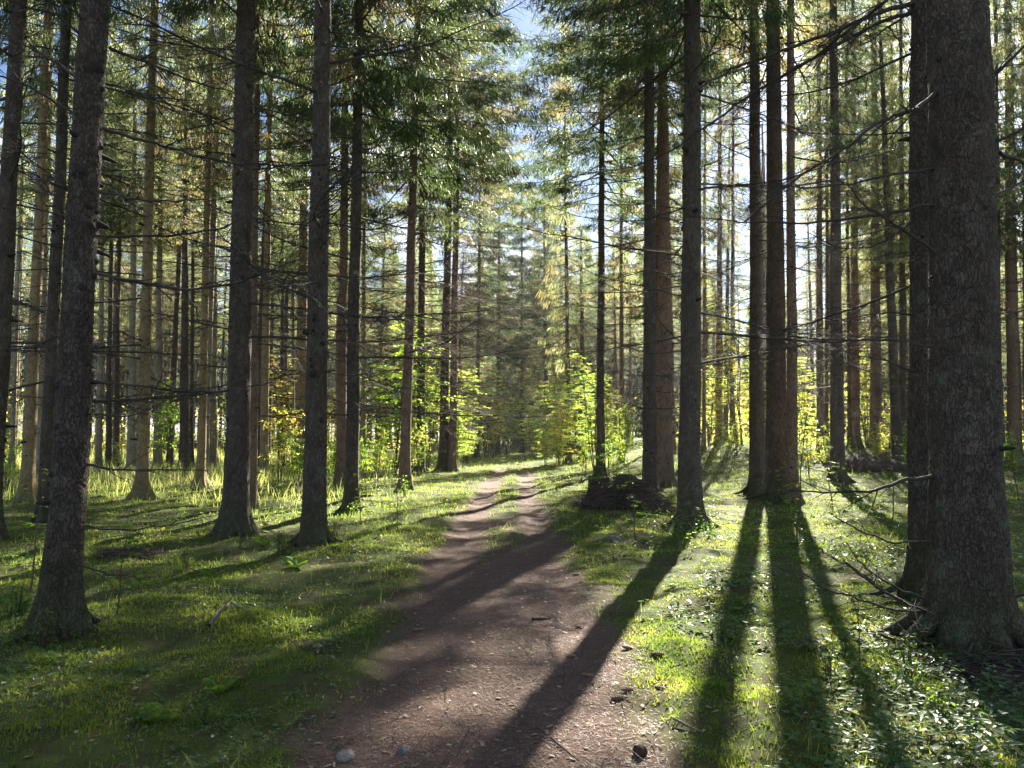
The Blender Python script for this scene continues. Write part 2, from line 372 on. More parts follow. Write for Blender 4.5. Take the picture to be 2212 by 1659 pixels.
blades('meadow_grass', 60000, 17, 55, .6, (.12, .4), (.002, .004), lambda x, y: sstep(-3, -7, x + .0 * y) * sstep(.3, .55, fbm(x * .3, y * .3, 85)) , M['grass_sunlit'], 'tall pale sunlit grass in the clearing behind the left trunks', 17, .7, .05, segs=2)
def leaf_shape(mb, C, axis, side, up, L, W, m=0, fold=.18, droop=.1):
    """six-point folded leaf for arrays of centres"""
    L = L[:, None]; W = W[:, None]
    p0 = C; p3 = C + axis * L - up * L * droop
    l1 = C + axis * L * .32 + side * W * .5 + up * W * fold; l2 = C + axis * L * .72 + side * W * .38 + up * W * fold * .6 - up * L * droop * .5
    r1 = C + axis * L * .32 - side * W * .5 + up * W * fold; r2 = C + axis * L * .72 - side * W * .38 + up * W * fold * .6 - up * L * droop * .5
    V = np.stack([p0, l1, l2, p3, r2, r1], 1).reshape(-1, 3); b = np.arange(len(C))[:, None] * 6
    F = np.concatenate([b + np.array([[0, 3, 2, 1]]), b + np.array([[0, 5, 4, 3]])])
    mb.add(V, F, m, smooth=False)
def ground_leaves(name, n, dmin, dmax, power, size, height, keep, mat, label, seed, cat='plants', lod=.05, per=5):
    x, y, r = scatter(n, dmin, dmax, power, seed=seed)
    k = r.rand(n) < keep(x, y); x, y = x[k], y[k]
    mb = MB(); n0 = len(x)
    hh = height[0] + (height[1] - height[0]) * r.rand(n0)
    x = np.repeat(x, per); y = np.repeat(y, per); hh = np.repeat(hh, per); n = len(x)
    lv = r.rand(n); a = r.rand(n) * 2 * np.pi
    d = np.hypot(x, y); s = (size[0] + (size[1] - size[0]) * r.rand(n) ** 2.2) * (1 + lod * d)
    z = H(x, y) + hh * (.25 + .75 * lv) * (1 + lod * d * .5)
    off_ = s * .35 + .02 * (1 - lv)
    C = np.stack([x + np.cos(a) * off_ * .6, y + np.sin(a) * off_ * .6, z], -1)
    tilt = (r.rand(n) - .35) * .9
    ax = norm(np.stack([np.cos(a) * np.cos(tilt), np.sin(a) * np.cos(tilt), -np.sin(tilt) * .6], -1))
    sd_ = norm(np.cross(ax, np.array([0, 0, 1.])) + np.stack([0 * a, 0 * a, (r.rand(n) - .5) * .6], -1)); up = norm(np.cross(sd_, ax))
    up *= np.sign(up[:, 2:3] + 1e-6)
    leaf_shape(mb, C, ax, sd_, up, s, s * (.5 + .25 * r.rand(n)), fold=.15)
    o = link(name, mb.mesh(name, [mat])); return tag(o, label, cat, kind='stuff')
rightside = lambda x, y: sstep(1.1, 1.9, x + .25 * (fbm(x, y, 5) - .5) * 4)
ground_leaves('broadleaf_ground_cover', 12500, 2.0, 13, 1.1, (.014, .060), (.02, .17), lambda x, y: off(x, y) * rightside(x, y) * sstep(.46, .58, fbm(x * 1.1, y * .9, 91) + .07 * sstep(5.5, 3.5, y)), M['leaf_cover'], 'small glossy broad leaves covering the floor right of the track', 21)
ground_leaves('wood_sorrel', 17000, 2.0, 22, 1.1, (.014, .035), (.015, .07), lambda x, y: off(x, y) * sstep(.44, .66, fbm(x * .8, y * .8, 97)) * sstep(-.9, -1.6, x), M['leaf_cover'], 'low leafy plants scattered through the moss left of the track', 23)
ground_leaves('undergrowth', 7000, 9, 60, .8, (.03, .06), (.05, .45), lambda x, y: (1 - .85 * (x < -5) * (y > 17)) * off(x, y) * sstep(.46, .64, fbm(x * .35, y * .35, 101)) * sstep(1.3, 2.4, np.abs(x - path_c(y))), M['leaf_green'], 'knee-high leafy undergrowth between the trunks beyond the first trees', 25, lod=.03, per=7)
ground_leaves('track_weeds', 420, 2.2, 22, 1.1, (.012, .03), (.005, .03), lambda x, y: bare(x, y) * sstep(.5, .66, fbm(x * 2, y * 1.2, 107)), M['leaf_cover'], 'small green seedlings dotted along the middle of the track', 27, per=4)
def litter(name, n, dmax, L, W, keep, mat, label, seed, lod, cat):
    x, y, r = scatter(n, 1.9, dmax, 1.25, seed=seed); k = r.rand(n) < keep(x, y); x, y = x[k], y[k]; n = len(x)
    d = np.hypot(x, y); a = r.rand(n) * 2 * np.pi; t = (r.rand(n) - .5) * .7
    ax = np.stack([np.cos(a) * np.cos(t), np.sin(a) * np.cos(t), np.sin(t)], -1)
    sd_ = norm(np.cross(ax, np.array([0, 0, 1.]))); le = (L[0] + (L[1] - L[0]) * r.rand(n)) * (1 + lod * d); w = (W[0] + (W[1] - W[0]) * r.rand(n)) * (1 + lod * 1.6 * d)
    C = np.stack([x, y, H(x, y) + .004 + np.abs(np.sin(t)) * le * .5], -1)
    ax = ax * le[:, None] * .5; sd_ = sd_ * w[:, None] * .5
    V = np.stack([C - ax - sd_, C + ax - sd_, C + ax + sd_, C - ax + sd_], 1).reshape(-1, 3)
    mb = MB(); mb.add(V, np.arange(n * 4).reshape(-1, 4), smooth=False); o = link(name, mb.mesh(name, [mat])); tag(o, label, cat, kind='stuff')
litter('needle_litter', 190000, 24, (.012, .024), (.0012, .0026), lambda x, y: .04 + .3 * sstep(.54, .66, fbm(x * .9, y * .9, 151)) * (np.hypot(x, y) < 14) + .7 * bare(x, y), M['litter'], 'reddish-brown spruce needles strewn over the bare track', 31, .10, 'needles')
litter('fallen_leaves', 4200, 30, (.012, .035), (.010, .022), lambda x, y: .25 + .5 * bare(x, y), M['dryleaf'], 'small dry pale leaves lying scattered over track and moss', 33, .03, 'fallen leaves')
litter('fallen_twigs', 4200, 25, (.03, .20), (.003, .007), lambda x, y: .35 + .3 * bare(x, y), M['twig'], 'thin dead twigs dropped on the forest floor', 35, .03, 'twigs')

# ------------------------------------------------------------------ branches
def side_twigs(mb, r, P, Rr, dens, tl, m=0, sub=True, droop=.35, start=.12):
    P = np.asarray(P, float); seg = np.linalg.norm(np.diff(P, axis=0), axis=1); Ltot = seg.sum(); cum = np.concatenate([[0], np.cumsum(seg)])
    for _ in range(int(dens * Ltot)):
        s = start + (1 - start) * r.rand() ** .8; q = s * Ltot; k = min(len(seg) - 1, np.searchsorted(cum, q) - 1); k = max(k, 0)
        f = (q - cum[k]) / max(seg[k], 1e-6); c = P[k] * (1 - f) + P[k + 1] * f; T = norm(P[k + 1] - P[k])
        side = norm(np.cross(T, [0, 0, 1.])) * (1 if r.rand() < .5 else -1)
        dirn = norm(T * (.35 + .6 * r.rand()) + side * (.35 + .7 * r.rand()) + np.array([0, 0, (r.rand() - .55) * 1.0]))
        L = tl * (.3 + .9 * r.rand()) * (1.15 - .7 * s); npt = 4
        q_ = [c]; dcur = dirn.copy()
        for i in range(npt - 1):
            q_.append(q_[-1] + dcur * L / (npt - 1)); dcur = norm(dcur + np.array([(r.rand() - .5) * .5, (r.rand() - .5) * .5, -droop * r.rand() + .1]))
        rb = Rr * (1 - .75 * s) * .5
        tube(mb, q_, np.linspace(rb, rb * .35, npt), 3, m)
        if sub and L > tl * .5:
            for _k in range(3):
                j = r.randint(1, npt); c2 = q_[j - 1] * .5 + q_[j] * .5; d2 = norm(norm(q_[j] - q_[j - 1]) + (r.rand(3) - .5) * 1.6)
                l2 = L * (.25 + .3 * r.rand())
                tube(mb, [c2, c2 + d2 * l2 * .5, c2 + d2 * l2 + np.array([0, 0, -.1 * l2])], [rb * .5, rb * .4, rb * .2], 3, m)
def branch_mesh(seed, L, R0, dens=9, tl=.5, sag=.12, mat='twig'):
    r = np.random.RandomState(seed); n = 9; P = []
    yaw = 0; pit = -.05
    p = np.array([0, 0, 0.]); cz = 0
    for i in range(n):
        P.append(p.copy()); s = i / (n - 1)
        yaw += (r.rand() - .5) * .28; pz = -sag * (1.3 - 2.6 * s) + (r.rand() - .5) * .16
        p = p + np.array([math.cos(yaw), math.sin(yaw), pz]) * L / (n - 1)
    mb = MB(); tube(mb, P, np.linspace(R0, R0 * .22, n), 5, 0)
    side_twigs(mb, r, P, R0, dens * 1.5, tl, 0)
    return mb.mesh('dead_branch', [M[mat]])
BR_DEAD = [branch_mesh(100 + i, 1.0 + .35 * i, .009 + .0016 * i, 10, .42 + .05 * i, .05 + .06 * (i % 3), 'twig') for i in range(8)]
BR_BROWN = [branch_mesh(140 + i, 1.2 + .3 * i, .010 + .0012 * i, 14, .5, .05 + .06 * (i % 3), 'twig_brown') for i in range(6)]
def hang_sprays(mb, r, C, T, n_per, L, W, m, spread=.25):
    """curtains of narrow needle sprays hanging from points C"""
    C = np.repeat(C, n_per, 0); n = len(C)
    C = C + (r.rand(n, 3) - .5) * np.array([spread, spread, spread * .5])
    a = r.rand(n) * 2 * np.pi; out = np.stack([np.cos(a), np.sin(a), 0 * a], -1)
    d = norm(out * (.15 + .75 * r.rand(n, 1) ** 2) + np.array([0, 0, -1.]) * (.35 + r.rand(n, 1)) + np.repeat(T, n_per, 0) * .35)
    l = L * (.4 + .9 * r.rand(n, 1)); b = r.rand(n) * 2 * np.pi
    s = norm(np.cross(d, np.stack([np.cos(b), np.sin(b), 0 * b], -1))) * W * (.5 + r.rand(n, 1))
    bend = (r.rand(n, 3) - .5) * l * .25
    V = np.stack([C - s * .45, C + s * .45, C + d * l * .5 + s + bend * .5, C + d * l + bend, C + d * l * .5 - s + bend * .5], 1).reshape(-1, 3)
    b0 = np.arange(n)[:, None] * 5
    mb.add(V, b0 + np.array([[0, 1, 2, 3, 4]]), m, smooth=False)
def live_branch(seed, L=2.6, mat='needles_dark', dens=1.0):
    r = np.random.RandomState(seed); n = 9; P = []
    p = np.array([0, 0, 0.]); yaw = 0
    for i in range(n):
        P.append(p.copy()); s = i / (n - 1); yaw += (r.rand() - .5) * .2
        p = p + np.array([math.cos(yaw), math.sin(yaw), -.25 + .45 * s]) * L / (n - 1)
    P = np.array(P); mb = MB(); tube(mb, P, np.linspace(.022, .006, n), 5, 0); side_twigs(mb, r, P, .02, 7, .7, 0, False)
    k = int(150 * dens); t = r.rand(k) ** .8 * (n - 1.001); i = t.astype(int); f = (t - i)[:, None]
    C = P[i] * (1 - f) + P[i + 1] * f; T = norm(P[i + 1] - P[i]); sd_ = norm(np.cross(T, [0, 0, 1.]))
    w = (r.rand(k, 1) - .5) * 2 * .75 * (1.1 - t[:, None] / n); C = C + sd_ * w - np.array([0, 0, .12]) * np.abs(w)
    hang_sprays(mb, r, C, T, 16, .16, .008, 1, .22)
    return mb.mesh('green_branch', [M['twig'], M[mat]])
BR_LIVE = [live_branch(170 + i, 2.0 + .4 * i) for i in range(5)]

# ------------------------------------------------------------------ crowns
def crown_mesh(seed, Hc, Rc, mat='needles', dens=1.0, L=.25, W=.012, per=11, dry=.0, top=True, drymat='needles_dry'):
    """spruce crown from z=0 (lowest live whorl) up to Hc: limbs with hanging needle sprays"""
    r = np.random.RandomState(seed); mb = MB(); z = 0.0; Cs = []; Ts = []; low = []
    while z < Hc * .985:
        s = z / Hc; rad = Rc * (1 - s) ** .8 * (.75 + .25 * min(1, z / 2.0)) + .15
        nb = r.randint(4, 7); a0 = r.rand() * 6.28
        for k in range(nb):
            if r.rand() < .12: continue
            a = a0 + k * 6.283 / nb + (r.rand() - .5) * .7; Lb = rad * (.55 + .6 * r.rand())
            n = 6; P = np.zeros((n, 3)); up = -.12 - .35 * (1 - s) + .5 * s; yaw = a
            p = np.array([0, 0, z + (r.rand() - .5) * .3])
            for i in range(n):
                P[i] = p; q = i / (n - 1); yaw += (r.rand() - .5) * .25
                p = p + np.array([math.cos(yaw), math.sin(yaw), up + .55 * q * q]) * Lb / (n - 1)
            tube(mb, P, np.linspace(.02 * (1 - s) + .008, .004, n), 3, 0)
            m_ = max(3, int(Lb * 10 * dens)); t = (.15 + .85 * r.rand(m_) ** .75) * (n - 1.001); i = t.astype(int); f = (t - i)[:, None]
            C = P[i] * (1 - f) + P[i + 1] * f; T = norm(P[i + 1] - P[i]); sd_ = norm(np.cross(T, [0, 0, 1.]))
            w = (r.rand(m_, 1) - .5) * 2 * .30 * Lb * (1.1 - t[:, None] / n)
            C = C + sd_ * w - np.array([0, 0, .15]) * np.abs(w)
            isdry = r.rand() < dry * (1.3 - s * 1.2)
            (low if isdry else Cs).append(np.hstack([C, T]))
        z += .30 + .22 * r.rand()
    for lst, mi in ((Cs, 1), (low, 2)):
        if lst:
            A = np.concatenate(lst); hang_sprays(mb, r, A[:, :3], A[:, 3:], per, L, W, mi, .30)
    return mb.mesh('crown', [M['twig_brown'], M[mat], M[drymat]])
CROWNS = [crown_mesh(200 + i, 16, 1.8 + .22 * (i % 3), dens=.72, dry=.15) for i in range(5)]
CROWNS_DRY = [crown_mesh(220 + i, 15, 1.7 + .25 * i, dens=.65, dry=.6) for i in range(3)]
CROWNS_DARK = [crown_mesh(240 + i, 15, 2.2 + .3 * i, mat='needles_dark', dens=1.2, dry=.12, L=.19, W=.008, per=20) for i in range(3)]
CROWNS_WIDE = [crown_mesh(250 + i, 15, 3.1 + .3 * i, dens=.8, dry=.35, per=10) for i in range(3)]
CROWNS_THIN = [crown_mesh(260 + i, 11, 1.1 + .15 * i, dens=.4, dry=.35) for i in range(3)]
def deadwood_mesh(seed, H0, H1, n, mat):
    r = np.random.RandomState(seed); mb = MB()
    for _ in range(n):
        z = H0 + (H1 - H0) * r.rand(); a = r.rand() * 6.283; L = .5 + 1.5 * r.rand() * (.4 + .6 * z / H1)
        P = []; p = np.array([0, 0, z]); pit = -.15 + .35 * r.rand()
        for i in range(5):
            P.append(p.copy()); p = p + np.array([math.cos(a), math.sin(a), pit - .25 * (1 - i / 2.)]) * L / 4; a += (r.rand() - .5) * .25
        tube(mb, P, np.linspace(.013, .004, 5), 3, 0); side_twigs(mb, r, P, .013, 7, .45, 0, False)
    return mb.mesh('deadwood', [M[mat]])
DEAD = [deadwood_mesh(300 + i, 1.6, 11, 165, 'twig_brown' if i % 2 else 'twig') for i in range(4)]

# ------------------------------------------------------------------ trunks
def worley(x, y, per, s=0):
    ix = np.floor(x).astype(np.int64); iy = np.floor(y).astype(np.int64); f1 = np.full(x.shape, 9.); f2 = np.full(x.shape, 9.); idv = np.zeros(x.shape)
    for a in (-1, 0, 1):
        for b in (-1, 0, 1):
            cx = ix + a; cy_ = iy + b; cm = np.mod(cx, per); jx = hash2(cm, cy_, s); jy = hash2(cm, cy_, s + 1); v = hash2(cm, cy_, s + 2)
            d = np.hypot(cx + jx - x, cy_ + jy - y); c = d < f1
            f2 = np.where(c, f1, np.minimum(f2, d)); idv = np.where(c, v, idv); f1 = np.where(c, d, f1)
    return f2 - f1, idv
def trunk_mesh(seed, R0, Ht, mat, flare=.5, sides=20, knots=90, kz=12, rings=46, sink=.35):
    r = np.random.RandomState(seed); mb = MB()
    zz = np.concatenate([[-sink, -.1], np.linspace(0, 1.2, 14), 1.2 + (np.linspace(0, 1, rings)[1:] ** 1.15) * (Ht - 1.2)])
    if sides > 60: zz = np.concatenate([[-sink, -.1], np.linspace(0, 5.6 if sides > 100 else 10.5, 620 if sides > 100 else 420), np.linspace(5.7 if sides > 100 else 10.7, Ht, 40)])
    a = np.arange(sides) / sides * 2 * np.pi; nl = r.randint(3, 6); ph = r.rand() * 6.28; ph2 = r.rand() * 6.28
    bk = np.arange(0, Ht + 3, 1.4); wx = np.interp(zz, bk, (r.rand(len(bk)) - .5) * .035); wy = np.interp(zz, bk, (r.rand(len(bk)) - .5) * .035)
    wx += 0 * np.cumsum((r.rand(len(zz)) - .5) * .012 * np.diff(zz, prepend=zz[0]))
    Z, A = np.meshgrid(zz, a, indexing='ij')
    tap = R0 * (1.04 - .86 * np.clip(Z / Ht, 0, 1)) ** .85
    fl = flare * np.exp(-np.clip(Z, 0, 9) / .24) * (1.1 + .8 * np.cos(nl * A + ph) + .25 * np.cos((nl + 2) * A + ph2)) + .14 * np.exp(-np.clip(Z, 0, 9) / .8)
    rn = (vnoise(np.cos(A) * 2.3 + 9, Z * 2.2 + np.sin(A) * 2, seed) - .5) * .09 + (vnoise(A * 4, Z * 9, seed + 3) - .5) * .04
    rr = tap * (1 + fl + rn)
    if sides > 60:
        per = int(2 * math.pi * R0 / .026); e, v = worley(A / (2 * math.pi) * per + 1.2 * (vnoise(A * 5, Z * 12, seed) - .5), Z / .042 + 1.5 * (vnoise(A * 6, Z * 9, seed + 2) - .5), per, seed)
        rr = rr + (.0075 * np.clip(e * 2.2, 0, 1) ** .6 + .006 * v) * (.4 + .9 * vnoise(np.cos(A) * 3 + 4, Z * 1.5, seed + 8)) - .006
    V = np.stack([rr * np.cos(A) + wx[:, None], rr * np.sin(A) + wy[:, None], Z], -1).reshape(-1, 3)
    n = len(zz); i = np.arange(n - 1)[:, None] * sides; j = np.arange(sides)[None]; j2 = (j + 1) % sides
    mb.add(V, np.stack([i + j, i + j2, i + sides + j2, i + sides + j], -1).reshape(-1, 4), 0)
    if flare > .2:
        for q in range(nl + 2):   # surface roots
            an = q * 6.283 / (nl + 2) + ph + (r.rand() - .5) * .6; ln = R0 * (1.2 + 1.6 * r.rand()); P = []
            for t in np.linspace(0, 1, 7):
                rd = R0 * .75 + ln * t; P.append([math.cos(an) * rd, math.sin(an) * rd, .30 * R0 / .2 * (1 - t) ** 2.2 - .03 - .03 * t]); an += (r.rand() - .5) * .18
            tube(mb, P, R0 * (.36 - .28 * np.linspace(0, 1, 7)), 8, 0)
    for _ in range(knots):   # branch scars and short stubs
        z = .6 + (kz - .6) * r.rand(); an = r.rand() * 6.283; rl = R0 * (1.04 - .86 * z / Ht) ** .85
        c = np.array([math.cos(an) * rl * .93, math.sin(an) * rl * .93, z]); d = norm(np.array([math.cos(an), math.sin(an), (r.rand() - .5) * .5]))
        k = (.009 + .014 * r.rand() ** 2) * (1.0 if R0 < .12 or sides < 60 else 1.5); L = rl * .07 + (.006 + .014 * r.rand() if r.rand() < .85 else .05 + .12 * r.rand())
        tube(mb, [c, c + d * L * .8, c + d * L], [k * 1.7, k, k * .5], 5, 1, cap=True)
    return mb.mesh('trunk', [M[mat], M['knot']])

def rotz(axis, az):
    q = Vector((0, 0, 1)).rotation_difference(Vector(axis)); return q @ Quaternion((0, 0, 1), az)
TREES = []
def tree(label, xb, yb, xt, w, mat='bark_dark', crown=None, cb=9.0, ct=None, group=None, seed=0, branches=14, br='dead', bz=(2.0, 9.0), flare=.45, Y=None,
         live=0, cs=1.0, knots=90, bscale=1.0, Ht=25.0, cz=1.0):
    """xb,yb foot in the print, xt where the stem leaves the top edge, w its width at eye level"""
    P0 = ground(xb, yb) if Y is None else at(xb, yb, Y)
    if Y is not None: P0.z = float(H(P0.x, P0.y))
    P1 = at(xt, 0, P0.y); axis = (P1 - P0).normalized(); dep = P0.y
    R0 = w * dep / FPX / 2 / .93
    r = random.Random(seed * 13 + 5)
    root = link('spruce_tree', None, loc=P0, rot=rotz(axis, 0))
    tag(root, label, 'tree', group)
    near = dep < 12
    tm = trunk_mesh(1000 + seed, R0, Ht, mat, flare, 110 if dep < 8.5 else (72 if dep < 21 and w > 28 else 20), knots, rings=90 if near else 40)
    link('trunk', tm, root)
    if crown is not None:
        c = link('crown', crown, root, (0, 0, cb), Quaternion((0, 0, 1), r.random() * 6.28), (cs, cs, (cz * (Ht - cb + .6) / (16.0 if ct is None else ct))))
    lib = BR_DEAD if br == 'dead' else BR_BROWN
    branches = int(branches * 1.7)
    for k in range(branches):
        z = bz[0] + (bz[1] - bz[0]) * ((k + r.random()) / branches); az = r.random() * 6.283
        s = (.7 + .75 * r.random()) * bscale; d = lib[r.randrange(len(lib))]
        q = Quaternion((0, 0, 1), az) @ Quaternion((0, 1, 0), math.radians(-14 + 26 * r.random())) @ Quaternion((1, 0, 0), r.random() * .8 - .4)
        rr = R0 * (1.04 - .86 * z / Ht) ** .85 * .85
        link('branch', d, root, (math.cos(az) * rr, math.sin(az) * rr, z), q, (s, s, s))
    for k in range(live):
        z = cb - 2.5 + 3.5 * ((k + r.random()) / live); az = r.random() * 6.283; s = .7 + .5 * r.random()
        q = Quaternion((0, 0, 1), az) @ Quaternion((0, 1, 0), math.radians(5 * r.random()))
        link('green_branch', BR_LIVE[r.randrange(5)], root, (0, 0, z), q, (s, s, s))
    TREES.append((root, label, P0, axis, w)); return root
def px_branch(root, pts, R0=.014, twigs=8, tl=.45, dz=0.0, seed=0, mat='twig', into=0.0):
    """one dead limb of a near tree through the given points of the print, starting on its trunk"""
    r = np.random.RandomState(seed); Y0 = root.location.y
    Ys = Y0 + np.linspace(0, dz, len(pts))
    W = np.array([list(at(px, py, y)) for (px, py), y in zip(pts, Ys)])
    n = 4 * (len(W) - 1) + 1; t = np.linspace(0, len(W) - 1, n); Q = np.stack([np.interp(t, np.arange(len(W)), W[:, k]) for k in range(3)], -1)
    K = Q.copy(); K[1:-1] = (Q[:-2] + 2 * Q[1:-1] + Q[2:]) / 4
    K[1:-1] += (r.rand(n - 2, 3) - .5) * .022
    bpy.context.view_layer.update()
    inv = (Matrix.Translation(root.location) @ root.rotation_quaternion.to_matrix().to_4x4()).inverted()
    K = np.array([list(inv @ Vector(k)) for k in K])
    mb = MB(); tube(mb, K, np.linspace(R0, R0 * .3, n), 6, 0); side_twigs(mb, r, K, R0, twigs, tl, 0, start=.15)
    return link('branch', mb.mesh('branch', [M[mat]]), root)

# ---- the nearest trees
bigR = tree('thickest grey trunk near the right edge, its cracked bark close to the camera', 2094, 1398, 2070, 129, 'bark_near', CROWNS_DARK[0], 11, 15, seed=1, branches=6, bz=(5.5, 9.5), flare=.32, knots=70)
secR = tree('dark trunk half hidden behind the left flank of the thickest right-hand trunk', 2003, 1283, 1996, 60, 'bark_near', CROWNS_DARK[1], 11, 15, seed=2, branches=6, bz=(3, 9.5), flare=.35)
nearL = tree('thick dark grey trunk nearest the camera on the left, leaning slightly right', 128, 1352, 208, 61, 'bark_near', CROWNS_DARK[2], 10.5, 15, seed=3, branches=4, bz=(6, 9.5), flare=.45, knots=170)
leftO = tree('dark trunk with moss-edged flared foot, second large one from the left', 508, 1158, 533, 46, 'bark_dark', CROWNS_DARK[1], 9.5, 15, seed=4, branches=14, bz=(3, 10), flare=.5)
leftT = tree('dark trunk with a straight foot among leaves, just left of the track verge', 680, 1174, 698, 42, 'bark_dark', CROWNS_DARK[2], 9.5, 15, seed=5, branches=14, bz=(3, 10), flare=.3)
rightAE = tree('dark knotty trunk right of the stump, throwing a long shadow over the track', 1490, 1130, 1495, 42, 'bark_dark', CROWNS_DARK[0], 9.3, 15, seed=6, branches=14, bz=(2.5, 9.5), flare=.42, live=0, cs=1.3)
pairA = tree('slimmer left trunk of the close-set backlit pair by the sunlit gap', 1637, 1066, 1629, 29, 'bark_dark', CROWNS_DRY[0], 12, 15, seed=7, branches=9, bz=(6, 12), flare=.4)
pairB = tree('thicker right trunk of the close-set backlit pair, young leaves before it', 1678, 1078, 1670, 40, 'bark_dark', CROWNS_DRY[1], 12, 15, seed=8, branches=9, bz=(5, 12), flare=.5)
pairC = tree('thin brown trunk directly right of the backlit pair', 1711, 1084, 1708, 21, 'bark_red', CROWNS_THIN[2], 13, 11, seed=9, branches=10, bz=(4, 12), flare=.7)
# ---- second row, left
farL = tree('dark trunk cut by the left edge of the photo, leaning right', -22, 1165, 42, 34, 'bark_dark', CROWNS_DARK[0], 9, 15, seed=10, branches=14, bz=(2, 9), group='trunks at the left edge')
tanB = tree('pale tan trunk with wide flared foot near the left edge', 58, 1084, 106, 23, 'bark_bounce_tan', CROWNS[2], 9.5, seed=11, branches=12, flare=.8)
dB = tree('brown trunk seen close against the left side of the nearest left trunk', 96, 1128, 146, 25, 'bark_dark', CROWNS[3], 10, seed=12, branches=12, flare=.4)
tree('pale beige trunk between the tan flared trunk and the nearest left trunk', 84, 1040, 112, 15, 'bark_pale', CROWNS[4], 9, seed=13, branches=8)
tree('tan trunk with broad flared foot standing in the sunlit left clearing', 305, 1078, 333, 23, 'bark_bounce_tan', CROWNS[0], 10, seed=14, branches=12, flare=.9)
tree('slender tan trunk with small flared foot right of the broad-footed one', 433, 1053, 458, 16, 'bark_bounce_tan', CROWNS_DRY[1], 9.5, 15, seed=15, branches=10, flare=.9)
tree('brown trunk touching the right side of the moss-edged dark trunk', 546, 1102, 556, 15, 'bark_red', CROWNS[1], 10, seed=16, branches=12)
tree('straight tan trunk alone between the two large dark left trunks', 569, 1032, 586, 17, 'bark_bounce_tan', CROWNS_DARK[0], 11, 15, seed=17, cs=1.3, branches=12)
tree('tan trunk peeping out behind the left side of the dark trunk at the verge', 649, 1008, 661, 24, 'bark_bounce_tan', CROWNS[2], 9, seed=18, branches=10)
vT = tree('dark brown trunk with leafy foot right of the verge trunk', 758, 1103, 776, 26, 'bark_dark', CROWNS_DARK[0], 8.5, 15, seed=19, branches=16, bz=(2, 8.5), live=0, cs=1.35)
tree('brown trunk just left of the dark brown leafy-footed one', 736, 1050, 748, 20, 'bark_red', CROWNS_DRY[0], 9, 15, seed=20, branches=12)
tree('thin tan trunk just right of the dark brown leafy-footed one', 784, 1018, 790, 10, 'bark_bounce_tan', CROWNS[3], 9, seed=21, branches=6)
wT = tree('slim reddish-brown trunk with a ring of low leaves, beside the left verge', 873, 1060, 904, 21, 'bark_red', CROWNS_DARK[2], 9, 15, seed=22, branches=18, bz=(2, 9), live=0, cs=1.5)
tree('thin trunk rising through yellow leaves behind the slim reddish-brown trunk', 908, 1018, 915, 17, 'bark_dark', CROWNS_THIN[1], 10, 11, seed=23, branches=16, br='brown', cs=1.7, bscale=1.2)
tree('left stem of the two touching trunks nearest the track end on the left', 957, 1018, 978, 19, 'bark_dark', CROWNS_WIDE[0], 11.5, 15, seed=24, branches=28, br='brown', bz=(1.5, 12), cs=1.7, bscale=1.3)
tree('right stem of the two touching trunks nearest the track end on the left', 977, 1020, 992, 16, 'bark_red', CROWNS_DARK[1], 12, 15, seed=25, branches=28, br='brown', bz=(1.2, 12), cs=1.6, bscale=1.3)
# ---- far ones in the left clearing
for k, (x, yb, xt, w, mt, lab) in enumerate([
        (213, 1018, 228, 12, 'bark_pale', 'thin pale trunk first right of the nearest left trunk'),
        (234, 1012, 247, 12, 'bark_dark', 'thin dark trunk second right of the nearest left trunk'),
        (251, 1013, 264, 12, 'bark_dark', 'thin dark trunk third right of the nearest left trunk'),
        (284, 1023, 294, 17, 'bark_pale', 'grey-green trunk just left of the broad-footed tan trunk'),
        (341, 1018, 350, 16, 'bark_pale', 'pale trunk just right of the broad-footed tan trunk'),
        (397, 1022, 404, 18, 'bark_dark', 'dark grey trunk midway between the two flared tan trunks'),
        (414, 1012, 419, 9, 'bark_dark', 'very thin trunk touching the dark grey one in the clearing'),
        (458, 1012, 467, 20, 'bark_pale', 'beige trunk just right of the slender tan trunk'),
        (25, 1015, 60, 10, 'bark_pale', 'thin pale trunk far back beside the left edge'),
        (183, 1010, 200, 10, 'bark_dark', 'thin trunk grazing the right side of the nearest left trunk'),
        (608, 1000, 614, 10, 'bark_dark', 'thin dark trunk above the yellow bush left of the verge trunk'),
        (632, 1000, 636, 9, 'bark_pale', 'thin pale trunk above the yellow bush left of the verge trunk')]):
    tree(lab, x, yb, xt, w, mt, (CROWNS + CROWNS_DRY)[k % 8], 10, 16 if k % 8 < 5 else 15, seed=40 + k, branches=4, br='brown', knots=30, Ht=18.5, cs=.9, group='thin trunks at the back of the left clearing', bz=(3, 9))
# ---- where the track bends out of sight
for k, (x, xt, w, cb, Y, ht, lab) in enumerate([(1075, 1082, 10, 7.5, 57, 24.5, 'spruce straight above the left side of the track end'), (1128, 1126, 9, 6.0, 64, 23, 'spruce closing the middle of the track end, below the sky gap'),
        (1180, 1172, 10, 7.5, 58, 24, 'spruce straight above the right side of the track end'), (1030, 1042, 10, 7.5, 50, 23, 'brown-twigged spruce just left of the track end'), (1215, 1206, 9, 4.0, 67, 24, 'slim spruce behind the thin grey trunk at the track end')]):
    tree(lab, x, 985, xt, w, 'bark_dark', [CROWNS_DARK[0], CROWNS_WIDE[0], CROWNS_DARK[1], CROWNS_DRY[1], CROWNS_WIDE[2]][k], cb, 15, seed=130 + k, branches=14, br='brown', knots=20, Y=Y, Ht=ht, cs=1.6, bz=(1.0, 4.5), group='spruces round the end of the track')
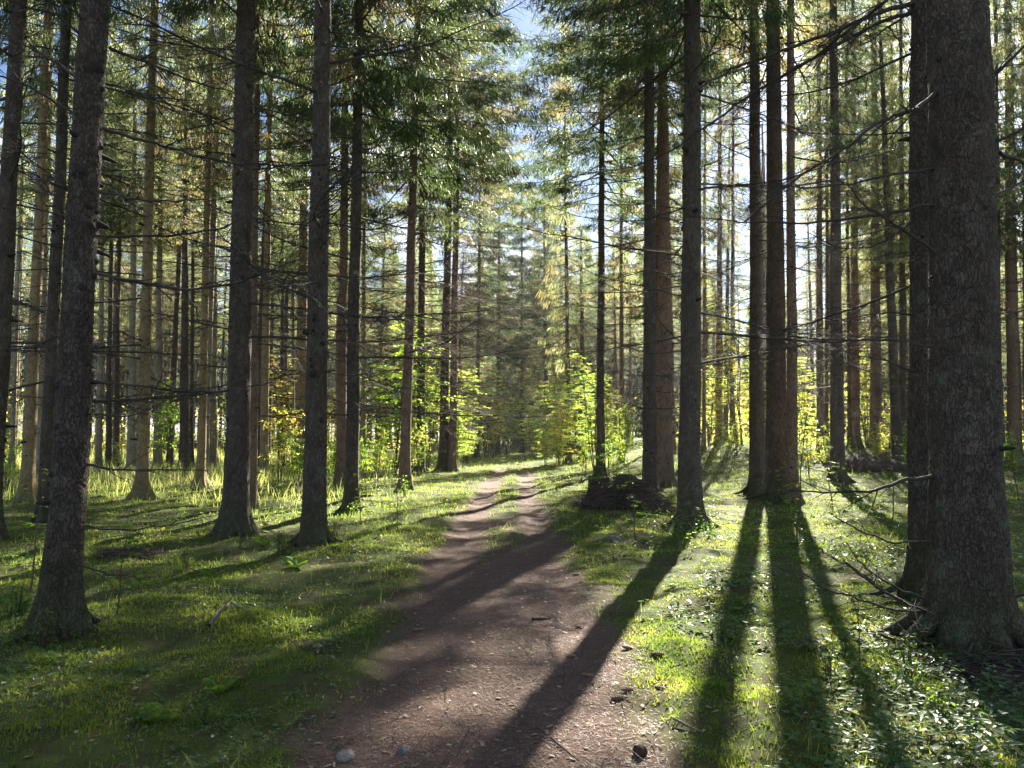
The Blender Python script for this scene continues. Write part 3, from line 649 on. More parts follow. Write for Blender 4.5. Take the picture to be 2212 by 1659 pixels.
# ---- right of the track
tree('thin grey trunk straight behind the track end, right side', 1229, 1000, 1217, 10, 'bark_dark', CROWNS_THIN[1], 6, 11, seed=60, cs=1.3, branches=12, br='brown', knots=30)
tree('grey trunk left of the stump, dark twigs all along it', 1297, 1030, 1301, 17, 'bark_dark', CROWNS_DARK[2], 11.0, 15, seed=61, branches=20, bz=(2, 11), cs=1.85, br='brown')
tree('faint reddish trunk far behind the stump', 1343, 1000, 1341, 10, 'bark_red', CROWNS_THIN[1], 9, 11, seed=62, branches=10, br='brown', knots=30)
tree('blue-grey trunk directly behind the right side of the brush pile', 1403, 1076, 1403, 28, 'bark_dark', CROWNS_DARK[1], 11.2, 15, seed=63, branches=12, bz=(2, 10.5), live=0, cs=1.25)
tree('broad reddish trunk touching the blue-grey trunk behind the brush pile', 1438, 1052, 1432, 30, 'bark_red', CROWNS_DARK[2], 12, 15, seed=64, branches=10, cs=1.1, bz=(2, 11))
for k, (x, yb, xt, w, mt, c, lab) in enumerate([
        (1553, 962, 1556, 14, 'bark_red', 1, 'pinkish trunk left of the backlit pair, in front of yellow leaves'),
        (1582, 958, 1584, 10, 'bark_dark', 0, 'thin dark trunk beside the pinkish one in front of yellow leaves'),
        (1520, 975, 1524, 8, 'bark_red', 1, 'thin reddish trunk grazing the right side of the knotty dark trunk'),
        (1772, 985, 1768, 15, 'bark_red', 0, 'reddish trunk left of the dark bluish one, right of the pair'),
        (1786, 982, 1786, 8, 'bark_dark', 1, 'thin shaded trunk touching the reddish one right of the pair'),
        (1810, 1040, 1800, 26, 'bark_dark', 0, 'dark bluish trunk in front of the brown brush heap'),
        (1848, 966, 1842, 18, 'bark_red', 1, 'reddish trunk first right of the dark bluish one'),
        (1836, 968, 1826, 8, 'bark_dark', 1, 'thin dark trunk squeezed beside the first reddish trunk'),
        (1892, 972, 1888, 22, 'bark_red', 0, 'broad reddish trunk second right of the dark bluish one'),
        (1930, 968, 1925, 12, 'bark_red', 1, 'narrow brown trunk left of the half hidden dark trunk'),
        (1950, 975, 1946, 14, 'bark_dark', 1, 'brown trunk nearest the left side of the half hidden dark trunk'),
        (2158, 1010, 2150, 14, 'bark_dark', 0, 'thin shaded trunk touching the right flank of the thickest trunk'),
        (2192, 1010, 2176, 26, 'bark_red', 1, 'straight brown trunk between the thickest trunk and the right edge'),
        (2222, 1010, 2208, 14, 'bark_red', 0, 'brown trunk cut by the right edge of the photo')]):
    cr_ = (CROWNS_THIN[k % 3] if x < 1700 else (CROWNS[k % 5] if k % 2 else CROWNS_DRY[k % 3]))
    tree(lab, x, yb, xt, w, mt, cr_, 11 if x < 1850 else 8.5, 11 if x < 1700 else (16 if k % 2 else 15), seed=80 + k, branches=16, br='brown' if c else 'dead', knots=40, bz=(2.2, 10), group='trunks standing right of the backlit pair' if x > 1720 else None)

# ------------------------------------------------------------------ hand-set limbs of the near trees
LB = [
 (bigR, [(2040, 170), (2008, 217), (1948, 247), (1908, 257), (1815, 327), (1708, 397), (1608, 480)], .020, -.5),
 (bigR, [(2020, 362), (1908, 383), (1775, 407), (1640, 400)], .012, .4),
 (bigR, [(2015, 442), (1908, 463), (1775, 480), (1640, 482), (1490, 467)], .014, .6),
 (bigR, [(2060, 575), (1958, 500), (1875, 450), (1798, 370)], .014, -.3),
 (bigR, [(2025, 752), (1942, 735), (1808, 736), (1692, 726)], .011, .5),
 (bigR, [(2020, 1026), (1942, 1040), (1875, 1063), (1775, 1066), (1708, 1058)], .016, -.3),
 (bigR, [(2028, 1326), (1962, 1306), (1892, 1266), (1842, 1229), (1792, 1199), (1768, 1183)], .014, -.4),
 (bigR, [(2028, 1326), (1908, 1313), (1858, 1296), (1785, 1273), (1728, 1233)], .012, -.5),
 (bigR, [(2022, 1302), (1925, 1266), (1858, 1219), (1828, 1169)], .010, .3),
 (bigR, [(2022, 1171), (1935, 1173), (1875, 1153), (1808, 1119), (1785, 1106)], .010, .5),
 (bigR, [(2160, 1300), (2212, 1285), (2260, 1270)], .014, .2),
 (bigR, [(2160, 330), (2212, 352), (2300, 380)], .016, .2),
 (bigR, [(2120, 190), (2212, 100), (2290, 40)], .016, -.3),
 (bigR, [(2130, 315), (2212, 280), (2280, 250)], .012, -.3),
 (bigR, [(2150, 420), (2212, 390), (2290, 350)], .010, .4),
 (secR, [(1992, 3), (1905, 23), (1808, 67), (1688, 110), (1580, 150), (1490, 200)], .024, -.4),
 (secR, [(1975, 25), (1905, 45), (1755, 127), (1618, 207), (1515, 280), (1470, 315)], .020, .5),
 (secR, [(1970, 480), (1900, 530), (1820, 540), (1740, 500)], .010, .5),
 (secR, [(1968, 680), (1900, 675), (1820, 690), (1760, 690)], .010, -.3),
 (secR, [(1968, 800), (1915, 780), (1860, 770), (1800, 745)], .010, -.3),
 (nearL, [(236, 103), (317, 133), (427, 180), (500, 197)], .014, .3),
 (nearL, [(230, 182), (333, 210), (433, 218)], .011, -.3),
 (nearL, [(222, 277), (300, 300), (367, 317), (467, 350), (633, 357), (733, 355)], .015, .8),
 (nearL, [(210, 413), (300, 433), (383, 435), (450, 430)], .012, .2),
 (nearL, [(205, 510), (367, 510), (467, 497), (533, 467), (573, 417)], .011, .5),
 (nearL, [(192, 588), (300, 613), (400, 628), (500, 616), (583, 586), (650, 560)], .015, .8),
 (nearL, [(186, 820), (300, 836), (400, 845), (483, 846), (567, 830), (633, 800)], .012, .5),
 (nearL, [(174, 1003), (267, 1016), (367, 1016), (450, 1016)], .011, .3),
 (nearL, [(180, 893), (267, 900), (333, 890)], .008, -.3),
 (nearL, [(165, 1136), (267, 1146), (350, 1136), (467, 1113)], .009, .5),
 (nearL, [(158, 1216), (217, 1236), (283, 1249), (333, 1246)], .008, -.2),
 (nearL, [(170, 255), (80, 195), (0, 165), (-60, 150)], .012, -.3),
 (nearL, [(180, 180), (133, 140), (0, 67), (-70, 40)], .014, .3),
 (nearL, [(190, 90), (120, 30), (40, 10), (-40, -20)], .012, -.6),
 (nearL, [(195, 60), (150, 15), (90, 5), (30, 30), (-20, 60)], .009, -.9),
 (dB, [(120, 560), (60, 540), (0, 560)], .010, -.3),
 (rightAE, [(1515, 360), (1560, 345), (1622, 323)], .011, .3),
 (rightAE, [(1515, 667), (1585, 640), (1630, 615)], .008, .3),
 (rightAE, [(1515, 760), (1570, 735), (1625, 716)], .008, -.3),
 (rightAE, [(1515, 130), (1580, 95), (1650, 40)], .012, .4),
 (rightAE, [(1472, 640), (1400, 620), (1300, 600), (1220, 560)], .012, .6),
 (rightAE, [(1472, 760), (1400, 765), (1330, 740), (1260, 690)], .012, -.5),
 (rightAE, [(1474, 880), (1400, 885), (1310, 860), (1240, 800)], .010, .6),
 (rightAE, [(1474, 450), (1380, 480), (1250, 470), (1150, 430)], .013, .7),
 (leftT, [(700, 650), (780, 660), (860, 640), (940, 600)], .010, .6),
 (leftT, [(700, 800), (760, 815), (830, 800)], .009, -.5),
 (leftT, [(700, 480), (800, 500), (880, 470), (950, 400)], .012, -.5),
 (leftO, [(545, 600), (600, 590), (680, 540)], .010, .4),
 (leftO, [(490, 700), (420, 690), (350, 710)], .009, .4),
]
for k, (t, pts, r0, dz) in enumerate(LB):
    px_branch(t, pts, r0 * 1.1, 17, .5, dz, 500 + k)

# ------------------------------------------------------------------ the wood further back: every tree still one thing
TR_FAR = [trunk_mesh(1500 + i, .17, 24, ['bark_bounce_tan', 'bark_dark', 'bark_pale', 'bark_red'][i % 4], .3, 10, 24, 12, 22) for i in range(8)]
rf = random.Random(99); placed = []; far = []
tries = 0
while len(far) < 128 and tries < 6000:
    tries += 1
    Y = 26 + 62 * rf.random() ** .85; ang = math.radians(-37 + 74 * rf.random()); X = Y * math.tan(ang)
    if abs(X - float(path_c(Y))) < (2.9 if Y < 62 else 0): continue
    if X < -2 and Y < 34 and rf.random() < .7: continue
    sdev = abs(math.degrees(math.atan2(X, Y)) - SUN_AZ)
    if sdev < 5.0 and Y < 42 and rf.random() < .85: continue
    if any((X - a) ** 2 + (Y - b) ** 2 < (2.1 + Y * .014) ** 2 for a, b in placed): continue
    if any((X - t[2].x) ** 2 + (Y - t[2].y) ** 2 < 2.0 for t in TREES): continue
    placed.append((X, Y)); far.append((X, Y, sdev))
FARO = []
for k, (X, Y, sdev) in enumerate(far):
    s = .8 + .45 * rf.random(); z = float(H(X, Y))
    lean = Vector((rf.gauss(0, .012), rf.gauss(0, .012), 1)).normalized()
    root = link('spruce_tree', None, loc=(X, Y, z), rot=rotz(lean, rf.random() * 6.28), scl=(1, 1, 1))
    side = 0 if X < -1 else 1
    ti = rf.choice([0, 4, 2, 6, 1, 5] if side == 0 else [3, 7, 1, 5, 3])
    topz = 25.0 if X < 0 else (24 if X < 3 else 17.5 + 3 * rf.random())
    if X < 0 and rf.random() < .4: topz = 20
    if -2 < X - .33 * (Y - 35) < 9 and 38 < Y < 85 and X > 2.5: topz = 12.5 + 2.5 * rf.random()
    if -22 < X < -2.5 and 38 < Y < 78 and rf.random() < .9: topz = 14 + 2 * rf.random()
    link('trunk', TR_FAR[ti], root, scl=(s, s, topz / 24.6))
    j = rf.random(); cb = (8 + 3.5 * rf.random()) if X < -4 else (6 + 4 * rf.random())
    if abs(X) < 9 and Y > 40: cb = 5.0 + 3.5 * rf.random()
    if sdev < 7: topz = 13 + 3 * rf.random() + max(0, Y - 60) * .15; cm, cl = CROWNS_THIN[k % 3], 11.; cb = min(cb + 1, 9)
    elif j < .30: cm, cl = CROWNS_DRY[k % 3], 15.
    else: cm, cl = CROWNS[k % 5], 16.
    cs = .85 + .5 * rf.random()
    if 1 < X < 13 and Y < 56 and k % 4: cm, cl, cs, cb = CROWNS_THIN[k % 3], 11., 1 + .4 * rf.random(), min(cb + 2, 9)
    cb = min(cb, 9.5) if X > 2 else cb
    link('crown', cm, root, (0, 0, cb), Quaternion((0, 0, 1), rf.random() * 6.28), (cs, cs, (topz - cb) / cl))
    dw = link('deadwood', DEAD[k % 4], root, (0, 0, 0), Quaternion((0, 0, 1), rf.random() * 6.28), (1, 1, min(1.25, (cb + 1.5) / 10.5))); dw['kind'] = 'stuff'
    FARO.append((root, X, Y, z))
# labels of the far trees: counted from landmarks one can find
LM = sorted([(proj(tuple(t[2] + t[3] * (1.65 / t[3].z)))[0], t[4], t[0]) for t in TREES if t[4] >= 22], key=lambda a: a[0])
NAMES = {}
for o, nm in ((nearL, 'the nearest left trunk'), (leftO, 'the moss-edged trunk'), (leftT, 'the dark verge trunk'), (vT, 'the leafy-footed trunk'),
              (wT, 'the slim reddish trunk'), (rightAE, 'the knotty dark trunk'), (pairB, 'the backlit pair'), (secR, 'the half hidden dark trunk'), (bigR, 'the thickest trunk')):
    NAMES[o.name] = nm
LMX = sorted([(proj(t[2] + t[3] * 1.6)[0], NAMES[t[0].name]) for t in TREES if t[0].name in NAMES], key=lambda a: a[0])
ORD = ['first', 'second', 'third', 'fourth', 'fifth', 'sixth', 'seventh', 'eighth', 'ninth', 'tenth', 'eleventh', 'twelfth', 'thirteenth', 'fourteenth', 'fifteenth', 'sixteenth', 'seventeenth', 'eighteenth', 'nineteenth', 'twentieth']
gaps = {}
for (o, X, Y, z) in FARO:
    px = proj((X, Y, z + 1.6))[0]; gi = sum(1 for a, _ in LMX if a < px); gaps.setdefault(gi, []).append((px, Y, o))
for gi, lst in gaps.items():
    lo = LMX[gi - 1][1] if gi > 0 else None; hi = LMX[gi][1] if gi < len(LMX) else None
    where = (f'between {lo} and {hi}' if lo and hi else (f'left of {hi}' if hi else f'right of {lo}'))
    for band, word in ((lambda y: y < 50, 'mid-distance'), (lambda y: y >= 50, 'distant')):
        sub = sorted([q for q in lst if band(q[1])], key=lambda a: a[0])
        for n_, (px, Y, o) in enumerate(sub):
            od = ORD[n_] if n_ < 20 else 'another'
            txt = f'{word} spruce {where}' if len(sub) == 1 else f'{od} {word} spruce {where}'
            tag(o, txt, 'tree', 'slim spruces of the wood behind')
# beyond them the wood reads as one mass
def far_wood():
    r = np.random.RandomState(5); mb = MB(); C = []
    for _ in range(330):
        Y = 88 + 50 * r.rand(); X = Y * math.tan(math.radians(-40 + 80 * r.rand())); z0 = float(base_h(X, Y)) - .3
        Ht = (20 + 6 * r.rand()) if abs(math.degrees(math.atan2(X, Y)) - SUN_AZ) > 4 else 15 + 3 * r.rand(); R0 = .12 + .1 * r.rand()
        tube(mb, [[X, Y, z0], [X, Y, z0 + Ht]], [R0, R0 * .2], 6, 0)
        n = 900; t = r.rand(n) ** 1.2; cb = (.3 + 2.5 * r.rand()) if X > -8 else 3 + 5 * r.rand(); rad = 2.3 * (1 - t) ** .8 + .2; a = r.rand(n) * 6.283; q = np.sqrt(r.rand(n)) * rad
        C.append(np.stack([X + np.cos(a) * q, Y + np.sin(a) * q, z0 + cb + t * (Ht - cb)], -1))
    C = np.concatenate(C); T = np.zeros_like(C); T[:, 2] = -1
    hang_sprays(mb, r, C, T, 2, .8, .09, 1, .5)
    o = link('far_wood', mb.mesh('far_wood', [M['bark_dark'], M['needles']])); tag(o, 'far spruce wood closing the view behind all the trunks', 'wood', kind='stuff')
far_wood()
def far_thicket():
    r = np.random.RandomState(6); mb = MB(); n = 52000
    Y = 46 + 45 * r.rand(n); X = Y * np.tan(np.radians(-40 + 80 * r.rand(n))); k = (np.abs(X - path_c(Y)) > 2.6) & (fbm(X * .17, Y * .17, 201) > .47) & ((Y > 62) | (X > 4) | (X < -16)); X, Y = X[k], Y[k]; n = len(X)
    z = base_h(X, Y) + r.rand(n) ** 1.4 * (1.5 + 5.5 * fbm(X * .3, Y * .3, 203)); a = r.rand(n) * 6.283; t = (r.rand(n) - .3) * 1.4
    ax = np.stack([np.cos(a) * np.cos(t), np.sin(a) * np.cos(t), -np.sin(t)], -1); sd_ = norm(np.cross(ax, [0, 0, 1.]) + (r.rand(n, 3) - .5) * .8); up = norm(np.cross(sd_, ax)); L = .14 + .14 * r.rand(n)
    leaf_shape(mb, np.stack([X, Y, z], -1), ax, sd_, up, L, L * .6)
    for i in r.randint(0, n, 500):
        tube(mb, [[X[i], Y[i], float(base_h(X[i], Y[i]))], [X[i] + (r.rand() - .5) * .8, Y[i], z[i] + 1.2]], [.02, .008], 3, 1)
    o = link('far_thicket', mb.mesh('far_thicket', [M['leaf_lime'], M['twig_brown']])); tag(o, 'sunlit yellow-green thicket far behind the trunks', 'thicket', kind='stuff')
far_thicket()

# ------------------------------------------------------------------ leafy saplings and bushes
def sapling_mesh(seed, Ht, spread, nleaf, ls, stems=1, layered=False, droop=.25):
    r = np.random.RandomState(seed); stem = MB(); fol = MB(); C = []; A = []
    for s in range(stems):
        a = r.rand() * 6.28; b = .0 if stems == 1 else .15 * spread * r.rand()
        p = np.array([math.cos(a) * b, math.sin(a) * b, -.08]); P = []; h = Ht * (.7 + .3 * r.rand()) if s else Ht
        lx, ly = (r.rand() - .5) * .3, (r.rand() - .5) * .3
        for i in range(8):
            P.append(p.copy()); p = p + np.array([lx + (r.rand() - .5) * .22, ly + (r.rand() - .5) * .22, 1]) * h / 7
        R0 = .006 + .004 * Ht; tube(stem, P, np.linspace(R0, R0 * .25, 8), 5, 0); P = np.array(P)
        nb = int(6 + Ht * 4)
        for k in range(nb):
            t = .25 + .73 * (k + r.rand()) / nb; i = min(6, int(t * 7)); c = P[i] * (1 - (t * 7 - i)) + P[min(7, i + 1)] * (t * 7 - i)
            a = r.rand() * 6.28; L = spread * (.25 + .85 * r.rand() ** 1.3) * (1.15 - t * .7 + .35 * math.sin(9 * t + a * 2)); d = np.array([math.cos(a), math.sin(a), (.1 if layered else .45)])
            Q = [c, c + d * L * .5, c + d * L + np.array([0, 0, -.12 * L])]; tube(stem, Q, [R0 * .4, R0 * .25, R0 * .12], 3, 0)
            Q = np.array(Q); m = max(2, int(nleaf / nb / stems)); q = (.25 + .75 * r.rand(m)) * 2; j = np.minimum(q.astype(int), 1); f = (q - j)[:, None]
            cc = Q[j] * (1 - f) + Q[j + 1] * f + (r.rand(m, 3) - .5) * np.array([.3 * L, .3 * L, (.08 if layered else .3) * L])
            aa = a + (r.rand(m) - .5) * 2.6; C.append(cc); A.append(aa)
    C = np.concatenate(C); A = np.concatenate(A); n = len(C); tl = (r.rand(n) - .2) * (.6 if layered else 1.3)
    A = A + (r.rand(n) - .5) * 1.2; ax = norm(np.stack([np.cos(A) * np.cos(tl), np.sin(A) * np.cos(tl), -np.sin(tl)], -1)); sd_ = norm(np.cross(ax, [0, 0, 1.]) + (r.rand(n, 3) - .5) * .8); up = norm(np.cross(sd_, ax))
    L = ls * (.6 + .7 * r.rand(n)); leaf_shape(fol, C, ax, sd_, up, L, L * .62)
    return stem, fol
def sap_lib(seed, Ht, spread, nleaf, ls, mat, stems=1, layered=False):
    a, b = sapling_mesh(seed, Ht, spread, nleaf, ls, stems, layered)
    return a.mesh('stem', [M['twig_brown']]), b.mesh('foliage', [M[mat]])
BUSH = [sap_lib(600 + i, 2.2 + .8 * (i % 3), .95, 1500, .075, 'leaf_lime' if i % 3 else 'leaf_green', 5) for i in range(6)]
YTREE = [sap_lib(620 + i, 5.5 + 1.2 * i, 1.7, 5200, .10, 'leaf_lime', 5, True) for i in range(4)]
SAP = [sap_lib(640 + i, 1.1 + .35 * i, .45, 90, .075, 'leaf_green', 1, True) for i in range(4)]
LOWP = [sap_lib(660 + i, .35 + .08 * i, .28, 130, .045, 'leaf_green', 6) for i in range(4)]
def plant(name, lib, loc, label, cat, group=None, s=1.0, az=None):
    root = link(name, None, loc=loc, rot=Quaternion((0, 0, 1), random.random() * 6.28 if az is None else az), scl=(s, s, s))
    tag(root, label, cat, group); link('stem', lib[0], root); link('foliage', lib[1], root); return root
def G(px, py): return ground(px, py)
for k, (x, yb, i, s, lab) in enumerate([
        (862, 1020, 0, 1.25, 'tall yellow-leaved young tree left of the slim reddish-brown trunk'),
        (925, 1012, 1, 1.0, 'yellow-green young tree between the slim trunk and the touching pair'),
        (1010, 1003, 2, .75, 'leafy young tree on the left where the track fades out'),
        (1165, 992, 0, .6, 'bright green young tree right of where the track fades out'),
        (1255, 1008, 1, .8, 'lime young tree left of the dark-twigged grey trunk'),
        (1065, 990, 2, .7, 'young leafy tree just left of the track end'),
        (1315, 1012, 2, .6, 'lime young tree behind the stump'),
        (1208, 1010, 0, .62, 'green young tree on several thin stems right of the track end'),
        (1595, 965, 3, 1.0, 'golden-yellow young tree glowing left of the backlit pair'),
        (1640, 962, 1, .8, 'yellow young tree behind the gap of the backlit pair'),
        (1730, 968, 0, .8, 'yellow young tree right of the thin brown trunk of the pair'),
        (1870, 962, 2, .75, 'yellow-green young tree between the two reddish trunks'),
        (1950, 960, 1, .7, 'yellow young tree behind the half hidden dark trunk'),
        (1530, 965, 1, .7, 'yellow-green young tree behind the knotty dark trunk'),
        (615, 1010, 3, .62, 'orange-yellow young tree between the two big dark left trunks'),
        (700, 1003, 1, .6, 'yellow young tree behind the dark verge trunk'),
        (1048, 990, 1, 1.0, 'broad lime young tree arching over the track end from the left'),
        (1192, 985, 2, 1.0, 'broad lime young tree arching over the track end from the right'),
        (1152, 986, 0, .85, 'yellow-green young tree hanging low over the middle of the track end'),
        (1095, 984, 2, .80, 'pale lime young tree behind the left corner of the track end'),
        (1222, 1003, 2, .70, 'bushy lime young tree between the track end and the dark-twigged grey trunk'),
        (1285, 1018, 3, .62, 'broad-leaved lime young tree between the stump and the track end'),
        (1178, 1008, 0, .36, 'small lime young tree on the right verge where the track narrows'),
        (985, 1015, 0, .55, 'small lime young tree at the feet of the two touching trunks'),
        (820, 1005, 2, .7, 'yellow-green young tree right of the leafy-footed trunk')]):
    plant('young_tree', YTREE[i], G(x, yb), lab, 'young tree', 'yellow-green young trees', s)
for k, (x, yb, i, s, lab) in enumerate([
        (365, 1018, 1, 1.3, 'lime bush in the clearing left of the dark grey trunk'),
        (495, 1020, 2, .9, 'green bush right of the beige trunk in the clearing'),
        (645, 1060, 3, .8, 'leafy bush against the left side of the dark verge trunk'),
        (722, 1050, 0, .8, 'leafy bush right of the dark verge trunk'),
        (600, 1045, 4, .8, 'loose bush between the straight tan trunk and the verge trunk'),
        (815, 1040, 1, .6, 'low lime bush left of the slim reddish-brown trunk'),
        (905, 1030, 5, .6, 'low lime bush right of the slim reddish-brown trunk'),
        (1000, 1008, 2, .5, 'pale bush on the left verge near the track end'),
        (1210, 1010, 4, .55, 'low bush on the right verge near the track end'),
        (1265, 1030, 1, .5, 'lime bush just left of the stump'),
        (1330, 1035, 5, .55, 'lime bush right behind the mossy boulder'),
        (1345, 1005, 2, .8, 'yellow-green bush behind the brush pile'),
        (1560, 1010, 1, .55, 'lime bush between the knotty trunk and the backlit pair'),
        (1590, 985, 4, .6, 'sunlit bush left of the backlit pair'),
        (1745, 1030, 2, .55, 'sunlit bush right of the thin brown trunk of the pair'),
        (1790, 1020, 5, .5, 'leafy bush at the foot of the dark bluish trunk'),
        (1900, 1000, 1, .55, 'lime bush left of the half hidden dark trunk'),
        (1960, 1010, 4, .6, 'green bush against the half hidden dark trunk'),
        (2195, 1030, 0, .7, 'dark green bush at the right edge of the photo'),
        (15, 1060, 1, .55, 'lime bush at the left edge of the photo'),
        (150, 1020, 2, .6, 'yellowish bush behind the nearest left trunk'),
        (260, 1018, 5, .45, 'small bush between the thin trunks of the clearing'),
        (780, 1040, 4, .5, 'leafy bush behind the leafy-footed trunk')]):
    plant('bush', BUSH[i], G(x, yb), lab, 'bush', 'leafy bushes between the trunks', s)
for k, (x, yb, i, s, lab) in enumerate([
        (1722, 1175, 3, .95, 'broad-leaved sapling standing in the shadow of the backlit pair'),
        (1376, 1170, 1, .95, 'thin two-stemmed sapling in front of the brush pile'),
        (1700, 1130, 2, .7, 'small sapling at the foot of the thicker trunk of the pair'),
        (1800, 1100, 3, 1.05, 'tall sapling with layered pale leaves in front of the bluish trunk'),
        (1925, 1130, 2, 1.0, 'sapling with shiny leaves left of the half hidden dark trunk'),
        (1985, 1190, 0, .8, 'low sapling in front of the half hidden dark trunk'),
        (2200, 1080, 3, 1.1, 'sapling with green leaves right of the thickest trunk'),
        (860, 1150, 1, .7, 'thin sapling on the left verge below the slim trunk'),
        (1310, 1095, 2, .8, 'sapling leaning over the left side of the brush pile'),
        (1255, 1045, 3, .9, 'slender sapling on the right verge before the stump'),
        (250, 1330, 1, .7, 'wispy sapling right of the nearest left trunk foot'),
        (60, 1290, 2, .75, 'leafy sapling left of the nearest left trunk'),
        (780, 1130, 0, .9, 'small sapling in front of the leafy-footed trunk'),
        (940, 1040, 1, .8, 'slender sapling before the touching pair of trunks'),
        (1860, 1450, 0, .6, 'thin sapling in shade left of the thickest trunk foot')]):
    plant('sapling', SAP[i], G(x, yb), lab, 'sapling', 'broad-leaved saplings', s)
for k, (x, yb, i, s, lab) in enumerate([
        (35, 1330, 0, 1.0, 'dark leafy plant in the shade left of the nearest left trunk'),
        (150, 1240, 1, .8, 'leafy plant growing up the front of the nearest left trunk'),
        (90, 1400, 2, .7, 'low leafy plant at the foot of the nearest left trunk'),
        (875, 1075, 3, 1.1, 'ring of low leaves round the foot of the slim reddish-brown trunk'),
        (765, 1110, 0, 1.0, 'low leaves at the foot of the leafy-footed trunk'),
        (715, 1170, 1, .9, 'leafy plant right of the verge trunk foot'),
        (600, 1200, 2, .8, 'leafy plant between the two large dark left trunks'),
        (400, 1230, 3, .7, 'pale leafy plant in the moss left of the fern'),
        (290, 1575, 0, .55, 'leafy plant catching sun in the lower left corner'),
        (440, 1560, 1, .5, 'pale-leaved plant left of the near track edge'),
        (1560, 1390, 1, .7, 'shiny leafy plant between the two long pair shadows'),
        (1580, 1500, 2, .6, 'sunlit leafy plant right of the near track edge'),
        (1960, 1480, 3, .7, 'sunlit leafy plant left below the thickest trunk'),
        (2030, 1560, 0, .65, 'pale leafy plant in the lower right corner'),
        (1530, 1165, 1, .8, 'leafy plant at the foot of the knotty dark trunk'),
        (1690, 1090, 2, .9, 'leafy plant at the foot of the backlit pair'),
        (1790, 1480, 3, .6, 'shaded leafy plant right of the long shadows'),
        (1420, 1105, 2, 1.0, 'leafy plant at the right end of the brush pile')]):
    plant('leafy_plant', LOWP[i], G(x, yb), lab, 'plant', 'low leafy plants', s)

# ferns
def fern_frond(seed, L):
    r = np.random.RandomState(seed); mb = MB(); n = 16; P = []
    for i in range(n):
        s = i / (n - 1); P.append([L * s * .8, 0, L * (.75 * s - .55 * s * s)])
    P = np.array(P); tube(mb, P, np.linspace(.003, .0008, n), 3, 0)
    C = []; A = []; W = []
    for i in range(1, n):
        for sd_ in (-1, 1):
            s = i / (n - 1); C.append(P[i]); W.append(L * .32 * math.sin(math.pi * (.12 + .86 * s)) ** .8 + .01); A.append([.35, sd_, -.1])
    C = np.array(C); A = norm(np.array(A)); W = np.array(W); sd2 = norm(np.cross(A, [0, 0, 1.])); up = norm(np.cross(sd2, A))
    leaf_shape(mb, C, A, sd2, up, W, np.full(len(W), L * .075), fold=.05, droop=.15)
    return mb.mesh('frond', [M['fern']])
FR = [fern_frond(700 + i, .42 + .08 * i) for i in range(3)]
for k, (x, yb, s, nf, lab) in enumerate([(463, 1248, .45, 3, 'small bright lime fern in the open moss on the left'),
        (640, 1232, .5, 6, 'green fern in front of the dark verge trunk'), (470, 1500, .32, 5, 'small pale shaded fern in the lower left moss'),
        (330, 1560, .38, 6, 'shaded fern in the lower left corner'), (2010, 1380, .55, 5, 'small fern against the foot of the thickest trunk'),
        (570, 1180, .5, 5, 'fern right of the moss-edged dark trunk foot')]):
    root = link('fern', None, loc=G(x, yb), rot=Quaternion((0, 0, 1), k * 1.3)); tag(root, lab, 'fern', 'ferns in the moss')
    for j in range(nf):
        ss = s * (.75 + .4 * random.random())
        link('frond', FR[(j + k) % 3], root, (0, 0, 0), Quaternion((0, 0, 1), j * 6.283 / nf + random.random() * .5) @ Quaternion((0, 1, 0), -random.random() * .45), (ss, ss, ss))

# ------------------------------------------------------------------ stump, boulders, brush, small things
def rock_mesh(seed, sx, sy, sz, mat, name='boulder', cap=None, seg=28, ring=18):
    mb = MB(); u = np.arange(seg) / seg * 2 * np.pi; v = np.linspace(0, np.pi, ring)
    Vv, U = np.meshgrid(v, u, indexing='ij'); d = 1 + .35 * (fbm(np.cos(U) * np.sin(Vv) * 1.6 + 5, np.sin(U) * np.sin(Vv) * 1.6 + Vv, seed, 3) - .5) * 1.4
    X = np.sign(np.cos(U)) * np.abs(np.cos(U)) ** .85 * np.sin(Vv) * d * sx; Y_ = np.sign(np.sin(U)) * np.abs(np.sin(U)) ** .85 * np.sin(Vv) * d * sy; Z = np.cos(Vv) * d * sz
    V = np.stack([X, Y_, Z], -1).reshape(-1, 3); i = np.arange(ring - 1)[:, None] * seg; j = np.arange(seg)[None]; j2 = (j + 1) % seg
    F = np.stack([i + j, i + seg + j, i + seg + j2, i + j2], -1).reshape(-1, 4)
    mb.add(V, F, 0)
    return mb.mesh(name, [M[mat]])
def fuzz_on(me, n, h, seed, mat, name, zmin=.2):
    r = np.random.RandomState(seed); P = np.array([list(p.center) for p in me.polygons]); N = np.array([list(p.normal) for p in me.polygons])
    k = np.where(N[:, 2] > zmin)[0]; k = k[r.randint(0, len(k), n)]; C = P[k] + (r.rand(n, 3) - .5) * .08; C[:, 2] = C[:, 2]
    C = P[k] + np.cross(N[k], (r.rand(n, 3) - .5)) * .09
    a = r.rand(n) * 6.28; s = np.stack([np.cos(a), np.sin(a), 0 * a], -1) * .006; t = norm(N[k] + (r.rand(n, 3) - .5)) * h * (.5 + r.rand(n, 1))
    mb = MB(); mb.add(np.stack([C - s - N[k] * .01, C + s - N[k] * .01, C + t], 1).reshape(-1, 3), np.arange(3 * n).reshape(-1, 3), 0)
    return mb.mesh(name, [M[mat]])
